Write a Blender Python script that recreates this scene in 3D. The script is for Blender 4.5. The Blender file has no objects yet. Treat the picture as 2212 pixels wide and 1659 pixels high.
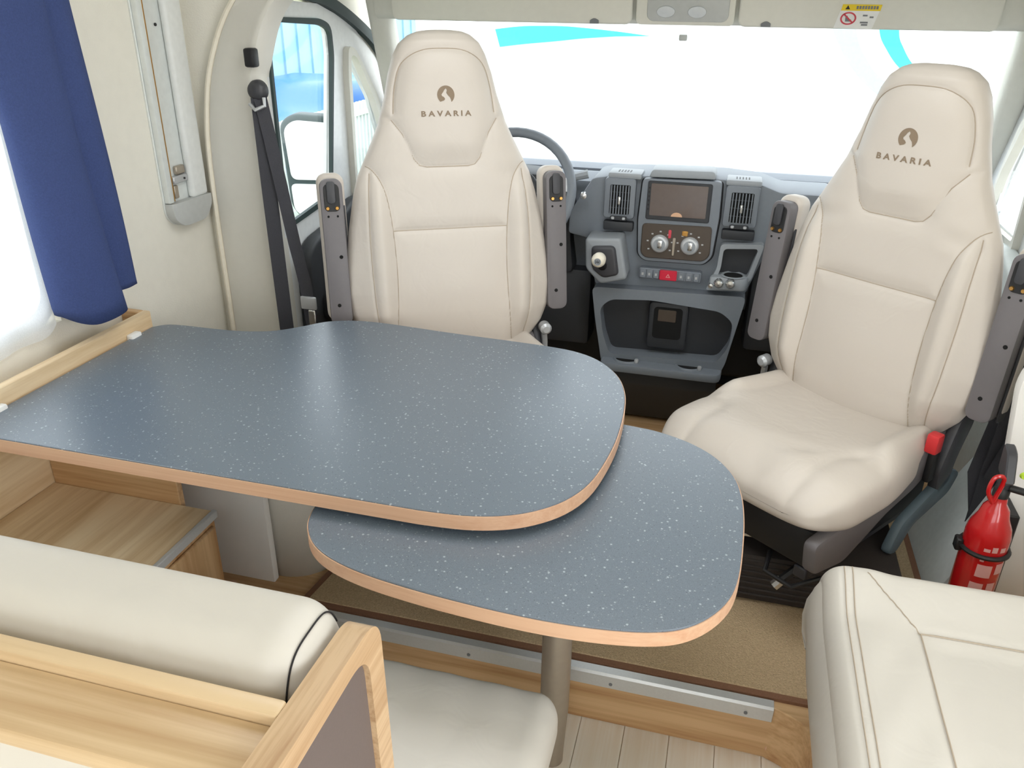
import bpy, bmesh, math
import numpy as np
from mathutils import Vector, Matrix

scene = bpy.context.scene
COL = scene.collection
PI = math.pi

# ------------------------------------------------------------------ camera
def cam_matrix(yaw, pitch, roll):
    cy, sy = math.cos(yaw), math.sin(yaw)
    f = Vector((-sy * math.cos(pitch), cy * math.cos(pitch), -math.sin(pitch)))
    r = Vector((cy, sy, 0)); u = r.cross(f)
    c, s = math.cos(roll), math.sin(roll)
    r2 = c * r + s * u; u2 = -s * r + c * u
    return Matrix((r2, u2, -f)).transposed()
cd = bpy.data.cameras.new('camera')
cam = bpy.data.objects.new('camera', cd); COL.objects.link(cam)
cd.sensor_fit = 'HORIZONTAL'; cd.sensor_width = 36.0
cd.lens = 36.0 * 1750.0 / 2212.0
cd.clip_start = 0.02; cd.clip_end = 200
cam.matrix_world = Matrix.Translation((0, 0, 1.5)) @ cam_matrix(math.radians(14.75), math.radians(25.55), math.radians(0.75)).to_4x4()
scene.camera = cam

# ------------------------------------------------------------------ world, exposure
w = bpy.data.worlds.new('overcast_sky'); scene.world = w
w.use_nodes = True
bg = w.node_tree.nodes['Background']
bg.inputs[0].default_value = (0.93, 0.97, 1.0, 1)
bg.inputs[1].default_value = 4.2
scene.view_settings.view_transform = 'Standard'
scene.view_settings.look = 'None'
scene.view_settings.gamma = 1.0
scene.view_settings.use_curve_mapping = False
scene.view_settings.exposure = -0.1
scene.cycles.max_bounces = 8
scene.cycles.diffuse_bounces = 4
scene.cycles.use_adaptive_sampling = True
scene.cycles.adaptive_threshold = 0.04
scene.cycles.transparent_max_bounces = 16
scene.cycles.sample_clamp_indirect = 8.0
scene.cycles.use_denoising = True

# fill lamps added at unseen roof hatch, sky roof and entrance door openings
def area(name, loc, direction, sx, sy, energy, col=(0.97, 0.985, 1.0)):
    l = bpy.data.lights.new(name, 'AREA'); l.shape = 'RECTANGLE'; l.size = sx; l.size_y = sy
    l.energy = energy; l.color = col
    o = bpy.data.objects.new(name, l); COL.objects.link(o); o.location = loc
    o.rotation_euler = Vector(direction).to_track_quat('-Z', 'Y').to_euler()
    return o
area('roof_hatch_fill', (-0.15, -0.95, 1.93), (0, 0, -1), 0.9, 0.9, 4)  # added fill from behind the camera
area('sky_roof_fill', (-0.2, 1.45, 1.93), (0, 0, -1), 1.0, 0.6, 4)  # added fill over the table and cab seats
area('entrance_door_fill', (1.12, 0.1, 0.9), (-1, 0.4, -0.08), 0.8, 1.6, 13)  # added fill, stands in for daylight at the unseen door

# ------------------------------------------------------------------ materials
def lin(c):
    return tuple(((x / 255) / 12.92 if x / 255 <= 0.04045 else ((x / 255 + 0.055) / 1.055) ** 2.4) for x in c) + (1,)
def newmat(name):
    m = bpy.data.materials.new(name); m.use_nodes = True
    nt = m.node_tree; b = nt.nodes['Principled BSDF']
    return m, nt, b
def N(nt, t, **kw):
    n = nt.nodes.new(t)
    for k, v in kw.items():
        if k in n.inputs: n.inputs[k].default_value = v
        else: setattr(n, k, v)
    return n
def coords(nt, scale=(1, 1, 1)):
    tc = nt.nodes.new('ShaderNodeTexCoord'); mp = nt.nodes.new('ShaderNodeMapping')
    mp.inputs['Scale'].default_value = scale
    nt.links.new(tc.outputs['Object'], mp.inputs['Vector'])
    return mp.outputs['Vector']
def plain(name, rgb, rough=0.5, metal=0.0, noise=60, var=0.06, bump=0.0, bscale=None, spec=0.5, coat=0.0):
    m, nt, b = newmat(name)
    c = lin(rgb)
    v = coords(nt)
    n = N(nt, 'ShaderNodeTexNoise', Scale=noise, Detail=1.0); nt.links.new(v, n.inputs['Vector'])
    mx = N(nt, 'ShaderNodeMix', data_type='RGBA')
    mx.inputs[6].default_value = tuple(x * (1 - var) for x in c[:3]) + (1,)
    mx.inputs[7].default_value = tuple(min(1, x * (1 + var)) for x in c[:3]) + (1,)
    nt.links.new(n.outputs['Fac'], mx.inputs[0]); nt.links.new(mx.outputs[2], b.inputs['Base Color'])
    b.inputs['Roughness'].default_value = rough; b.inputs['Metallic'].default_value = metal
    b.inputs['Specular IOR Level'].default_value = spec
    b.inputs['Coat Weight'].default_value = coat
    if bump:
        n2 = N(nt, 'ShaderNodeTexNoise', Scale=bscale or noise * 6, Detail=0.0); nt.links.new(v, n2.inputs['Vector'])
        bp = N(nt, 'ShaderNodeBump', Strength=bump, Distance=0.002)
        nt.links.new(n2.outputs['Fac'], bp.inputs['Height']); nt.links.new(bp.outputs['Normal'], b.inputs['Normal'])
    return m
def wood(name, light, dark, axis='x', rough=0.42, freq=26.0, mid=0.5):
    """timber laminate with the grain running along one axis"""
    m, nt, b = newmat(name)
    sc = {'x': (0.9, freq, freq), 'y': (freq, 0.9, freq), 'z': (freq, freq, 0.9)}[axis]
    v = coords(nt, sc)
    n = N(nt, 'ShaderNodeTexNoise', Scale=1.0, Detail=5.0, Roughness=0.6, Distortion=0.35); nt.links.new(v, n.inputs['Vector'])
    v2 = coords(nt, tuple(s * 5 for s in sc))
    n2 = N(nt, 'ShaderNodeTexNoise', Scale=1.0, Detail=3.0); nt.links.new(v2, n2.inputs['Vector'])
    add = N(nt, 'ShaderNodeMath', operation='MULTIPLY_ADD'); add.inputs[1].default_value = 0.35
    nt.links.new(n2.outputs['Fac'], add.inputs[0]); nt.links.new(n.outputs['Fac'], add.inputs[2])
    cr = N(nt, 'ShaderNodeValToRGB')
    e = cr.color_ramp.elements
    e[0].position = mid - 0.02; e[0].color = lin(dark); e[1].position = mid + 0.3; e[1].color = lin(light)
    nt.links.new(add.outputs[0], cr.inputs[0]); nt.links.new(cr.outputs[0], b.inputs['Base Color'])
    b.inputs['Roughness'].default_value = rough
    bp = N(nt, 'ShaderNodeBump', Strength=0.08, Distance=0.001)
    nt.links.new(n2.outputs['Fac'], bp.inputs['Height']); nt.links.new(bp.outputs['Normal'], b.inputs['Normal'])
    return m
def speckled(name):
    m, nt, b = newmat(name)
    v = coords(nt)
    big = N(nt, 'ShaderNodeTexNoise', Scale=900.0, Detail=2.0); nt.links.new(v, big.inputs['Vector'])
    cr0 = N(nt, 'ShaderNodeValToRGB'); e = cr0.color_ramp.elements
    e[0].position = 0.3; e[0].color = lin((94, 104, 115)); e[1].position = 0.75; e[1].color = lin((116, 127, 138))
    nt.links.new(big.outputs['Fac'], cr0.inputs[0])
    last = cr0.outputs[0]
    for sc, lo, hi, col in ((80.0, 0.09, 0.20, (186, 195, 202)), (150.0, 0.08, 0.22, (160, 168, 172)), (140.0, 0.10, 0.16, (66, 72, 84))):
        vo = N(nt, 'ShaderNodeTexVoronoi', Scale=sc); nt.links.new(v, vo.inputs['Vector'])
        r = N(nt, 'ShaderNodeMapRange'); r.inputs[1].default_value = lo; r.inputs[2].default_value = hi
        r.inputs[3].default_value = 0.75; r.inputs[4].default_value = 0.0
        nt.links.new(vo.outputs['Distance'], r.inputs[0])
        sep = N(nt, 'ShaderNodeSeparateColor'); nt.links.new(vo.outputs['Color'], sep.inputs[0])
        gt = N(nt, 'ShaderNodeMath', operation='GREATER_THAN'); gt.inputs[1].default_value = 0.35
        nt.links.new(sep.outputs[0], gt.inputs[0])
        mu = N(nt, 'ShaderNodeMath', operation='MULTIPLY'); nt.links.new(r.outputs[0], mu.inputs[0]); nt.links.new(gt.outputs[0], mu.inputs[1])
        mx = N(nt, 'ShaderNodeMix', data_type='RGBA'); mx.inputs[7].default_value = lin(col)
        nt.links.new(mu.outputs[0], mx.inputs[0]); nt.links.new(last, mx.inputs[6]); last = mx.outputs[2]
    nt.links.new(last, b.inputs['Base Color'])
    b.inputs['Roughness'].default_value = 0.33
    b.inputs['Specular IOR Level'].default_value = 0.65
    return m
def leather(name, rgb, rough=0.46):
    m, nt, b = newmat(name)
    c = lin(rgb); v = coords(nt)
    n = N(nt, 'ShaderNodeTexNoise', Scale=9.0, Detail=3.0); nt.links.new(v, n.inputs['Vector'])
    mx = N(nt, 'ShaderNodeMix', data_type='RGBA')
    mx.inputs[6].default_value = tuple(x * 0.96 for x in c[:3]) + (1,); mx.inputs[7].default_value = c
    nt.links.new(n.outputs['Fac'], mx.inputs[0]); nt.links.new(mx.outputs[2], b.inputs['Base Color'])
    b.inputs['Roughness'].default_value = rough; b.inputs['Specular IOR Level'].default_value = 0.4
    wr = N(nt, 'ShaderNodeTexNoise', Scale=14.0, Detail=2.0, Distortion=1.2); nt.links.new(v, wr.inputs['Vector'])
    bp2 = N(nt, 'ShaderNodeBump', Strength=0.16, Distance=0.012); nt.links.new(wr.outputs['Fac'], bp2.inputs['Height'])
    nt.links.new(bp2.outputs['Normal'], b.inputs['Normal'])
    return m
def glass(name, tint=(1, 1, 1), refl=0.06, rough=0.02):
    m = bpy.data.materials.new(name); m.use_nodes = True; nt = m.node_tree; nt.nodes.clear()
    o = nt.nodes.new('ShaderNodeOutputMaterial'); mx = nt.nodes.new('ShaderNodeMixShader')
    t = nt.nodes.new('ShaderNodeBsdfTransparent'); g = nt.nodes.new('ShaderNodeBsdfGlossy')
    t.inputs[0].default_value = tuple(tint) + (1,); g.inputs['Roughness'].default_value = rough
    mx.inputs[0].default_value = refl
    nt.links.new(t.outputs[0], mx.inputs[1]); nt.links.new(g.outputs[0], mx.inputs[2]); nt.links.new(mx.outputs[0], o.inputs[0])
    return m
def sheer(name, rgb):
    m = bpy.data.materials.new(name); m.use_nodes = True; nt = m.node_tree; nt.nodes.clear()
    o = nt.nodes.new('ShaderNodeOutputMaterial'); mx = nt.nodes.new('ShaderNodeMixShader'); m2 = nt.nodes.new('ShaderNodeMixShader')
    t = nt.nodes.new('ShaderNodeBsdfTransparent'); d = nt.nodes.new('ShaderNodeBsdfDiffuse'); s = nt.nodes.new('ShaderNodeBsdfTranslucent')
    d.inputs[0].default_value = lin(rgb); s.inputs[0].default_value = lin(rgb)
    wv = nt.nodes.new('ShaderNodeTexNoise'); wv.inputs['Scale'].default_value = 700
    nt.links.new(coords(nt), wv.inputs['Vector'])
    mr = nt.nodes.new('ShaderNodeMapRange'); mr.inputs[3].default_value = 0.45; mr.inputs[4].default_value = 0.75
    nt.links.new(wv.outputs['Fac'], mr.inputs[0]); nt.links.new(mr.outputs[0], mx.inputs[0])
    m2.inputs[0].default_value = 0.5
    nt.links.new(d.outputs[0], m2.inputs[1]); nt.links.new(s.outputs[0], m2.inputs[2])
    nt.links.new(t.outputs[0], mx.inputs[1]); nt.links.new(m2.outputs[0], mx.inputs[2]); nt.links.new(mx.outputs[0], o.inputs[0])
    return m

M = dict(
    wall=plain('cream_wallpaper', (234, 230, 218), 0.8, noise=30, var=0.03, bump=0.25, bscale=260),
    wallwhite=plain('white_board', (246, 244, 240), 0.55, noise=20, var=0.02, bump=0.05),
    pillar=plain('grey_beige_plastic', (228, 225, 216), 0.5, noise=40, var=0.02, bump=0.08, bscale=500),
    trimwhite=plain('cream_bead', (240, 232, 214), 0.4),
    headliner=plain('headliner_plastic', (224, 222, 212), 0.75, noise=50, var=0.03, bump=0.1, bscale=400),
    lampgrey=plain('lamp_housing_grey', (190, 192, 190), 0.4),
    lens=plain('lamp_lens', (208, 212, 216), 0.15),
    laminate=speckled('speckled_slate_laminate'),
    edge=wood('beech_edge_band', (216, 176, 144), (204, 158, 126), 'x', 0.45, 60),
    woodx=wood('oak_laminate_x', (218, 182, 136), (180, 136, 90), 'x'),
    woody=wood('oak_laminate_y', (240, 218, 182), (208, 176, 132), 'y', freq=18),
    woodz=wood('oak_laminate_z', (220, 184, 138), (180, 134, 88), 'z'),
    woodpale=wood('pale_oak_x', (214, 188, 150), (180, 148, 108), 'x', 0.36),
    woodpaley=wood('pale_oak_y', (206, 176, 140), (170, 134, 98), 'y', 0.3, 60),
    woodpalez=wood('pale_oak_z', (220, 184, 140), (188, 146, 102), 'z', 0.4, 60),
    vinyl=wood('pale_floor_vinyl', (248, 242, 230), (238, 226, 206), 'y', 0.5, 34),
    carpet=plain('brown_loop_carpet', (194, 170, 136), 0.95, noise=220, var=0.3, bump=0.9, bscale=330, spec=0.1),
    binding=plain('brown_binding', (138, 100, 76), 0.9, noise=300, var=0.15, bump=0.4),
    darkmat=plain('dark_ribbed_rubber', (50, 43, 40), 0.7, noise=200, var=0.2, bump=0.3),
    alu=plain('brushed_aluminium', (214, 216, 216), 0.36, 0.35, noise=200, var=0.05),
    alupaint=plain('silver_painted_rail', (226, 230, 228), 0.4, 0.2),
    brass=plain('brass_screw', (196, 150, 84), 0.3, 0.9),
    legmetal=plain('taupe_metal_leg', (172, 162, 148), 0.4, 0.5),
    leather=leather('cream_leather', (210, 201, 191)),
    leatherpale=leather('ivory_leather', (210, 205, 196)),
    seam=plain('beige_thread', (178, 164, 146), 0.8),
    blackseam=plain('black_thread', (34, 32, 34), 0.8),
    logo=plain('taupe_embroidery', (140, 122, 102), 0.8, noise=900, var=0.15),
    armgrey=plain('grey_plastic', (112, 108, 110), 0.5, noise=80, var=0.03, bump=0.06, bscale=700),
    armdark=plain('charcoal_plastic', (62, 62, 66), 0.45, noise=80, var=0.04, bump=0.06, bscale=700),
    black=plain('black_plastic', (26, 26, 28), 0.5),
    hole=plain('black_hole', (10, 10, 10), 0.9),
    dash=plain('slate_dash_plastic', (120, 126, 134), 0.5, noise=90, var=0.04, bump=0.1, bscale=900),
    dashlight=plain('light_dash_plastic', (150, 155, 160), 0.46, noise=90, var=0.04, bump=0.1, bscale=900),
    dashdark=plain('dark_dash_plastic', (48, 50, 54), 0.55, noise=90, var=0.05, bump=0.1, bscale=900),
    dashbrown=plain('climate_panel_plastic', (76, 66, 58), 0.35),
    screen=plain('display_glass', (104, 92, 86), 0.12, coat=0.6),
    chrome=plain('silver_chrome', (215, 216, 216), 0.2, 0.9),
    silver=plain('silver_plastic', (190, 192, 194), 0.35, 0.3),
    red=plain('hazard_red', (206, 34, 62), 0.35),
    redpaint=plain('extinguisher_red', (196, 20, 26), 0.22, coat=0.7),
    redbuckle=plain('buckle_red', (214, 52, 56), 0.35),
    white=plain('white_print', (240, 240, 238), 0.5),
    pinkprint=plain('extinguisher_label_print', (226, 170, 166), 0.4),
    yellow=plain('yellow_print', (236, 206, 40), 0.5),
    ringred=plain('red_print', (206, 70, 84), 0.5),
    greyprint=plain('grey_print', (120, 122, 126), 0.6),
    strap=plain('black_webbing', (62, 62, 68), 0.75, noise=300, var=0.12, bump=0.4, bscale=900),
    navy=plain('navy_curtain_cloth', (68, 82, 128), 0.9, noise=260, var=0.16, bump=0.6, bscale=800, spec=0.15),
    net=sheer('white_net', (248, 250, 252)),
    glass=glass('window_glass', (0.97, 0.99, 1.0), 0.05),
    acrylic=glass('acrylic_pane', (0.96, 0.98, 1.0), 0.05),
    winframe=plain('window_frame_white', (232, 234, 232), 0.4),
    seal=plain('dark_green_rubber_seal', (46, 62, 62), 0.6),
    doorwhite=plain('white_body_paint', (236, 238, 238), 0.3, coat=0.4),
    doorpale=plain('pale_door_card', (228, 234, 232), 0.5),
    doordark=plain('charcoal_door_card', (58, 60, 64), 0.55),
    mirror=plain('mirror_glass', (235, 240, 240), 0.05, 1.0),
    rvwhite=plain('white_motorhome_paint', (244, 245, 244), 0.4),
    turquoise=plain('turquoise_graphic', (64, 190, 196), 0.4),
    palegrey=plain('silver_graphic', (178, 204, 212), 0.4),
    bluebox=plain('blue_sheet_metal', (52, 110, 190), 0.5, noise=3, var=0.1),
    bluelight=plain('light_blue_sheet_metal', (140, 182, 208), 0.5, noise=3, var=0.1),
    bluecar=plain('blue_car_paint', (36, 104, 176), 0.3),
    fence=plain('white_fence', (190, 196, 196), 0.5),
    gravel=plain('pale_gravel', (176, 172, 162), 0.95, noise=6, var=0.15, bump=0.3),
    grass=plain('grass_strip', (120, 150, 60), 0.95, noise=20, var=0.4),
    tyre=plain('tyre_rubber', (36, 36, 38), 0.8),
    darkglass=plain('tinted_glass', (40, 48, 56), 0.08),
    darkpanel=plain('brown_grey_panel', (104, 92, 88), 0.6, noise=400, var=0.06, bump=0.1),
    backpanel=plain('off_white_panel', (216, 211, 202), 0.6, noise=20, var=0.02),
    lime=plain('lime_tag', (190, 220, 60), 0.5),
    greenblue=plain('slate_blue_plastic', (96, 112, 122), 0.5),
)

# ------------------------------------------------------------------ geometry helpers
def wm(o):
    m = o.matrix_parent_inverse @ o.matrix_basis
    return wm(o.parent) @ m if o.parent else m
class MB:
    """collects shapes for ONE mesh object"""
    def __init__(s): s.v = []; s.f = []
    def add(s, vs, fs):
        k = len(s.v); s.v += [tuple(p) for p in vs]; s.f += [tuple(i + k for i in q) for q in fs]; return s
    def bm(s, bm, mat=None):
        if mat is not None: bm.transform(mat)
        bm.normal_update(); bm.verts.index_update()
        s.add([v.co[:] for v in bm.verts], [[v.index for v in f.verts] for f in bm.faces]); bm.free(); return s
    def box(s, lo, hi, bevel=0.0, seg=2, mat=None):
        b = bmesh.new(); bmesh.ops.create_cube(b, size=1)
        lo = Vector(lo); hi = Vector(hi)
        for v in b.verts: v.co = Vector(((lo[i] + hi[i]) / 2 + v.co[i] * (hi[i] - lo[i])) for i in range(3))
        if bevel:
            bmesh.ops.bevel(b, geom=list(b.edges), offset=bevel, segments=seg, profile=0.5, affect='EDGES', clamp_overlap=True)
        return s.bm(b, mat)
    def prism(s, pts, plane, lo, hi, bevel=0.0, seg=2, holes=(), mat=None):
        """2D outline in plane 'xy','xz' or 'yz', extruded along the remaining axis"""
        def P(p, h):
            return {'xy': (p[0], p[1], h), 'xz': (p[0], h, p[1]), 'yz': (h, p[0], p[1])}[plane]
        b = bmesh.new()
        if holes:
            ed = []
            for loop in (pts,) + tuple(holes):
                vs = [b.verts.new(P(p, lo)) for p in loop]
                ed += [b.edges.new((vs[i], vs[(i + 1) % len(vs)])) for i in range(len(vs))]
            bmesh.ops.triangle_fill(b, edges=ed, use_beauty=True, use_dissolve=False)
            r = bmesh.ops.extrude_face_region(b, geom=list(b.faces))
        else:
            fc = b.faces.new([b.verts.new(P(p, lo)) for p in pts])
            r = bmesh.ops.extrude_face_region(b, geom=[fc])
        ax = {'xy': 2, 'xz': 1, 'yz': 0}[plane]
        for g in r['geom']:
            if isinstance(g, bmesh.types.BMVert): g.co[ax] = hi
        if not holes:
            bmesh.ops.recalc_face_normals(b, faces=list(b.faces))
            if bevel:
                e = [x for x in b.edges if abs(x.verts[0].co[ax] - x.verts[1].co[ax]) < 1e-6]
                bmesh.ops.bevel(b, geom=e, offset=bevel, segments=seg, profile=0.5, affect='EDGES', clamp_overlap=True)
        else:
            bmesh.ops.recalc_face_normals(b, faces=list(b.faces))
        return s.bm(b, mat)
    def tube(s, pts, r, n=8, closed=False, taper=None):
        pts = [Vector(p) for p in pts]; k = len(pts); vs = []; fs = []
        up = None
        for i, p in enumerate(pts):
            if closed: d = pts[(i + 1) % k] - pts[i - 1]
            else: d = pts[min(i + 1, k - 1)] - pts[max(i - 1, 0)]
            d.normalize()
            if up is None: up = d.orthogonal().normalized()
            up = (up - d * up.dot(d)).normalized(); sd = d.cross(up)
            rr = r if taper is None else r + (taper - r) * i / (k - 1)
            vs += [p + (up * math.cos(a) + sd * math.sin(a)) * rr for a in (2 * PI * j / n for j in range(n))]
        for i in range(k if closed else k - 1):
            for j in range(n):
                a = i * n + j; bq = i * n + (j + 1) % n; c = ((i + 1) % k) * n + (j + 1) % n; d2 = ((i + 1) % k) * n + j
                fs.append((a, bq, c, d2))
        if not closed: fs += [tuple(range(n))[::-1], tuple((k - 1) * n + j for j in range(n))]
        return s.add(vs, fs)
    def lathe(s, prof, center, n=28, axis='z'):
        vs = []; fs = []; k = len(prof)
        for j in range(n):
            a = 2 * PI * j / n
            for r, h in prof:
                q = (r * math.cos(a), r * math.sin(a), h)
                if axis == 'y': q = (q[0], -h, q[1])
                if axis == 'x': q = (h, q[0], q[1])
                vs.append((center[0] + q[0], center[1] + q[1], center[2] + q[2]))
        for j in range(n):
            for i in range(k - 1):
                fs.append((j * k + i, ((j + 1) % n) * k + i, ((j + 1) % n) * k + i + 1, j * k + i + 1))
        if prof[0][0] > 1e-6: fs.append(tuple(j * k for j in range(n))[::-1])
        if prof[-1][0] > 1e-6: fs.append(tuple(j * k + k - 1 for j in range(n)))
        return s.add(vs, fs)
    def grid(s, P):
        P = np.asarray(P); a, b = P.shape[:2]
        fs = [(i * b + j, i * b + j + 1, (i + 1) * b + j + 1, (i + 1) * b + j) for i in range(a - 1) for j in range(b - 1)]
        return s.add(P.reshape(-1, 3).tolist(), fs)
    def ribbon(s, pts, width, thick, wdir):
        """flat strap: rectangle swept along pts; wdir = direction of the width"""
        pts = [Vector(p) for p in pts]; wd = Vector(wdir).normalized(); vs = []; fs = []; k = len(pts)
        for i, p in enumerate(pts):
            d = (pts[min(i + 1, k - 1)] - pts[max(i - 1, 0)]).normalized(); ww = (wd - d * wd.dot(d)).normalized(); t = d.cross(ww)
            for a, bq in ((-1, -1), (1, -1), (1, 1), (-1, 1)): vs.append(p + ww * width / 2 * a + t * thick / 2 * bq)
        for i in range(k - 1):
            for j in range(4): fs.append((i * 4 + j, i * 4 + (j + 1) % 4, i * 4 + 4 + (j + 1) % 4, i * 4 + 4 + j))
        fs += [(3, 2, 1, 0), tuple((k - 1) * 4 + j for j in range(4))]
        return s.add(vs, fs)
    def build(s, name, mat, parent=None, world=True, smooth=40, label=None, solid=0):
        me = bpy.data.meshes.new(name); me.from_pydata(s.v, [], s.f); me.validate()
        b = bmesh.new(); b.from_mesh(me); bmesh.ops.recalc_face_normals(b, faces=list(b.faces)); b.to_mesh(me); b.free()
        me.materials.append(M[mat] if isinstance(mat, str) else mat)
        if smooth:
            for p in me.polygons: p.use_smooth = True
            me.set_sharp_from_angle(angle=math.radians(smooth))
        o = bpy.data.objects.new(name, me); COL.objects.link(o)
        if parent:
            o.parent = parent
            if world: o.matrix_parent_inverse = wm(parent).inverted()
        if solid:
            md = o.modifiers.new('thickness', 'SOLIDIFY'); md.thickness = solid; md.offset = 0
        if label: o['label'] = label
        return o
def thing(name, label, cat, loc=(0, 0, 0), rz=0, group=None):
    o = bpy.data.objects.new(name, None); COL.objects.link(o); o.location = loc; o.rotation_euler = (0, 0, rz)
    o.empty_display_size = 0.05
    o['label'] = label; o['category'] = cat
    if group: o['group'] = group
    return o
def tag(o, label, cat, group=None):
    o['label'] = label; o['category'] = cat
    if group: o['group'] = group
    return o
def struct(o, label=None):
    o['kind'] = 'structure'
    if label: o['label'] = label
    return o
def cat(pts, n=8, closed=False):
    """catmull-rom smoothing of a polyline of any dimension"""
    P = [np.array(p, float) for p in pts]; out = []; k = len(P)
    rng = range(k) if closed else range(k - 1)
    for i in rng:
        if closed: a, b, c, d = P[i - 1], P[i], P[(i + 1) % k], P[(i + 2) % k]
        else: a, b, c, d = P[max(i - 1, 0)], P[i], P[i + 1], P[min(i + 2, k - 1)]
        for j in range(n):
            t = j / n
            out.append(tuple(0.5 * ((2 * b) + (-a + c) * t + (2 * a - 5 * b + 4 * c - d) * t * t + (-a + 3 * b - 3 * c + d) * t ** 3)))
    if not closed: out.append(tuple(P[-1]))
    return out
def rrect(x0, x1, y0, y1, r, n=6):
    out = []
    for cx, cy, a0 in ((x1 - r, y1 - r, 0), (x0 + r, y1 - r, 90), (x0 + r, y0 + r, 180), (x1 - r, y0 + r, 270)):
        for k in range(n + 1):
            a = math.radians(a0 + 90 * k / n); out.append((cx + r * math.cos(a), cy + r * math.sin(a)))
    return out
def rpoly(pts, r, n=5):
    """polygon with rounded corners"""
    out = []; k = len(pts)
    for i in range(k):
        p0, p, p1 = (np.array(pts[j % k], float) for j in (i - 1, i, i + 1))
        a = p0 - p; b = p1 - p; la = np.linalg.norm(a); lb = np.linalg.norm(b)
        rr = min(r if not isinstance(r, (list, tuple)) else r[i], la * 0.49, lb * 0.49)
        if rr < 1e-5: out.append(tuple(p)); continue
        A = p + a / la * rr; B = p + b / lb * rr
        for j in range(n + 1):
            t = j / n; q = (1 - t) ** 2 * A + 2 * t * (1 - t) * p + t * t * B; out.append(tuple(q))
    return out
def seg_dist(U, Vv, poly):
    """distance of every grid point to a polyline"""
    D = np.full(U.shape, 9.0)
    for (ax, ay), (bx, by) in zip(poly[:-1], poly[1:]):
        dx, dy = bx - ax, by - ay; L = dx * dx + dy * dy + 1e-12
        t = np.clip(((U - ax) * dx + (Vv - ay) * dy) / L, 0, 1)
        D = np.minimum(D, np.hypot(U - ax - t * dx, Vv - ay - t * dy))
    return D
def sstep(a, b, x):
    t = np.clip((x - a) / (b - a), 0, 1); return t * t * (3 - 2 * t)

# ================================================================== THE SETTING
CAB = 0.15
WX = -1.48
# main floor: planks over a slab
fl = MB().box((WX - 0.05, -1.9, -0.08), (1.15, 1.40, -0.012)).build('floor', 'vinyl'); struct(fl, 'pale wood-look floor planks in front of the step')
pm = None; x = WX
k = 0
while x < 1.08:
    if pm is None:
        o = MB().box((0, -1.88, -0.012), (0.0994, 1.36, 0.0), 0.0007, 1).build('plank', 'vinyl', fl); pm = o.data; o.location = (x, 0, 0)
    else:
        o = bpy.data.objects.new('plank', pm); COL.objects.link(o); o.parent = fl; o.location = (x, 0, 0)
    x += 0.1; k += 1
# raised cab floor with its wooden riser
out = [(-1.44, 1.357), (0.18, 1.357)] + cat([(0.222, 1.356), (0.278, 1.328), (0.304, 1.278), (0.318, 1.2), (0.322, 1.1)], 5) + [(0.325, 0.45), (1.10, 0.45), (1.10, 2.1), (0.80, 2.1), (0.80, 3.02), (-1.22, 3.02), (-1.22, 2.1), (-1.44, 2.1)]
cf = MB().prism(out, 'xy', 0.0, CAB, 0.002, 1).build('floor_cab', 'woodx'); struct(cf, 'raised wooden cab platform with a curved step front')
MB().lathe([(0.0, 0.003), (0.012, 0.003), (0.014, 0.0), (0.014, -0.002)], (-1.094, 1.395, CAB), 16).build('plug_cap', 'edge', cf)
MB().lathe([(0.0, 0.003), (0.011, 0.003), (0.013, 0.0), (0.013, -0.002)], (0.235, 1.357, 0.03), 16, 'y').build('plug_cap', 'edge', cf)
# aluminium step edge
tr = MB().prism([(1.352, 0.114), (1.349, 0.114), (1.346, 0.150), (1.350, 0.1555), (1.370, 0.1555), (1.370, 0.151), (1.354, 0.150)], 'yz', -1.02, 0.225, 0.0006, 1).build('trim_1', 'alu')
struct(tr, 'aluminium profile along the edge of the step')
for xx in (0.17, -0.12, -0.45, -0.78):
    MB().lathe([(0.0, 0.0015), (0.004, 0.0015), (0.004, -0.001)], (xx, 1.3475, 0.128), 12, 'y').build('screw', 'greyprint', tr)
# left wall with window opening
wl = MB()
WY0, WY1, WZ0, WZ1 = 0.35, 1.45, 0.80, 1.55
for lo, hi in (((-1.9), WY0), (WY1, 2.10)): wl.box((WX - 0.05, lo, 0.0), (WX, hi, 1.95))
wl.box((WX - 0.05, WY0, 0.0), (WX, WY1, WZ0)); wl.box((WX - 0.05, WY0, WZ1), (WX, WY1, 1.95))
wl = wl.build('wall_left', 'wall', smooth=0); struct(wl, 'cream textured side wall')
# right wall with an open entrance door and a window, behind the photographer's shoulder
wr = MB()
wr.box((1.10, -1.9, 0), (1.15, -0.35, 1.95)); wr.box((1.10, 0.55, 0), (1.15, 2.10, 1.95)); wr.box((1.10, -0.35, 1.85), (1.15, 0.55, 1.95))
wr = wr.build('wall_right', 'wall', smooth=0); struct(wr)
# rear wall with a wide window
wb = MB()
wb.box((WX - 0.05, -1.95, 0), (1.15, -1.9, 0.8)); wb.box((WX - 0.05, -1.95, 1.6), (1.15, -1.9, 1.95))
wb.box((WX - 0.05, -1.95, 0.8), (-1.0, -1.9, 1.6)); wb.box((0.7, -1.95, 0.8), (1.15, -1.9, 1.6))
struct(wb.build('wall_rear', 'wall', smooth=0))
# unseen ceiling; its hatch and sky roof openings are added to let light in
ce = MB().prism([(WX - 0.05, -1.95), (1.15, -1.95), (1.15, 2.2), (WX - 0.05, 2.2)], 'xy', 1.95, 2.0,
                holes=([(-0.6, -1.4), (0.3, -1.4), (0.3, -0.5), (-0.6, -0.5)], [(-0.7, 1.15), (0.3, 1.15), (0.3, 1.75), (-0.7, 1.75)])).build('ceiling', 'headliner', smooth=0)
struct(ce)

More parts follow.
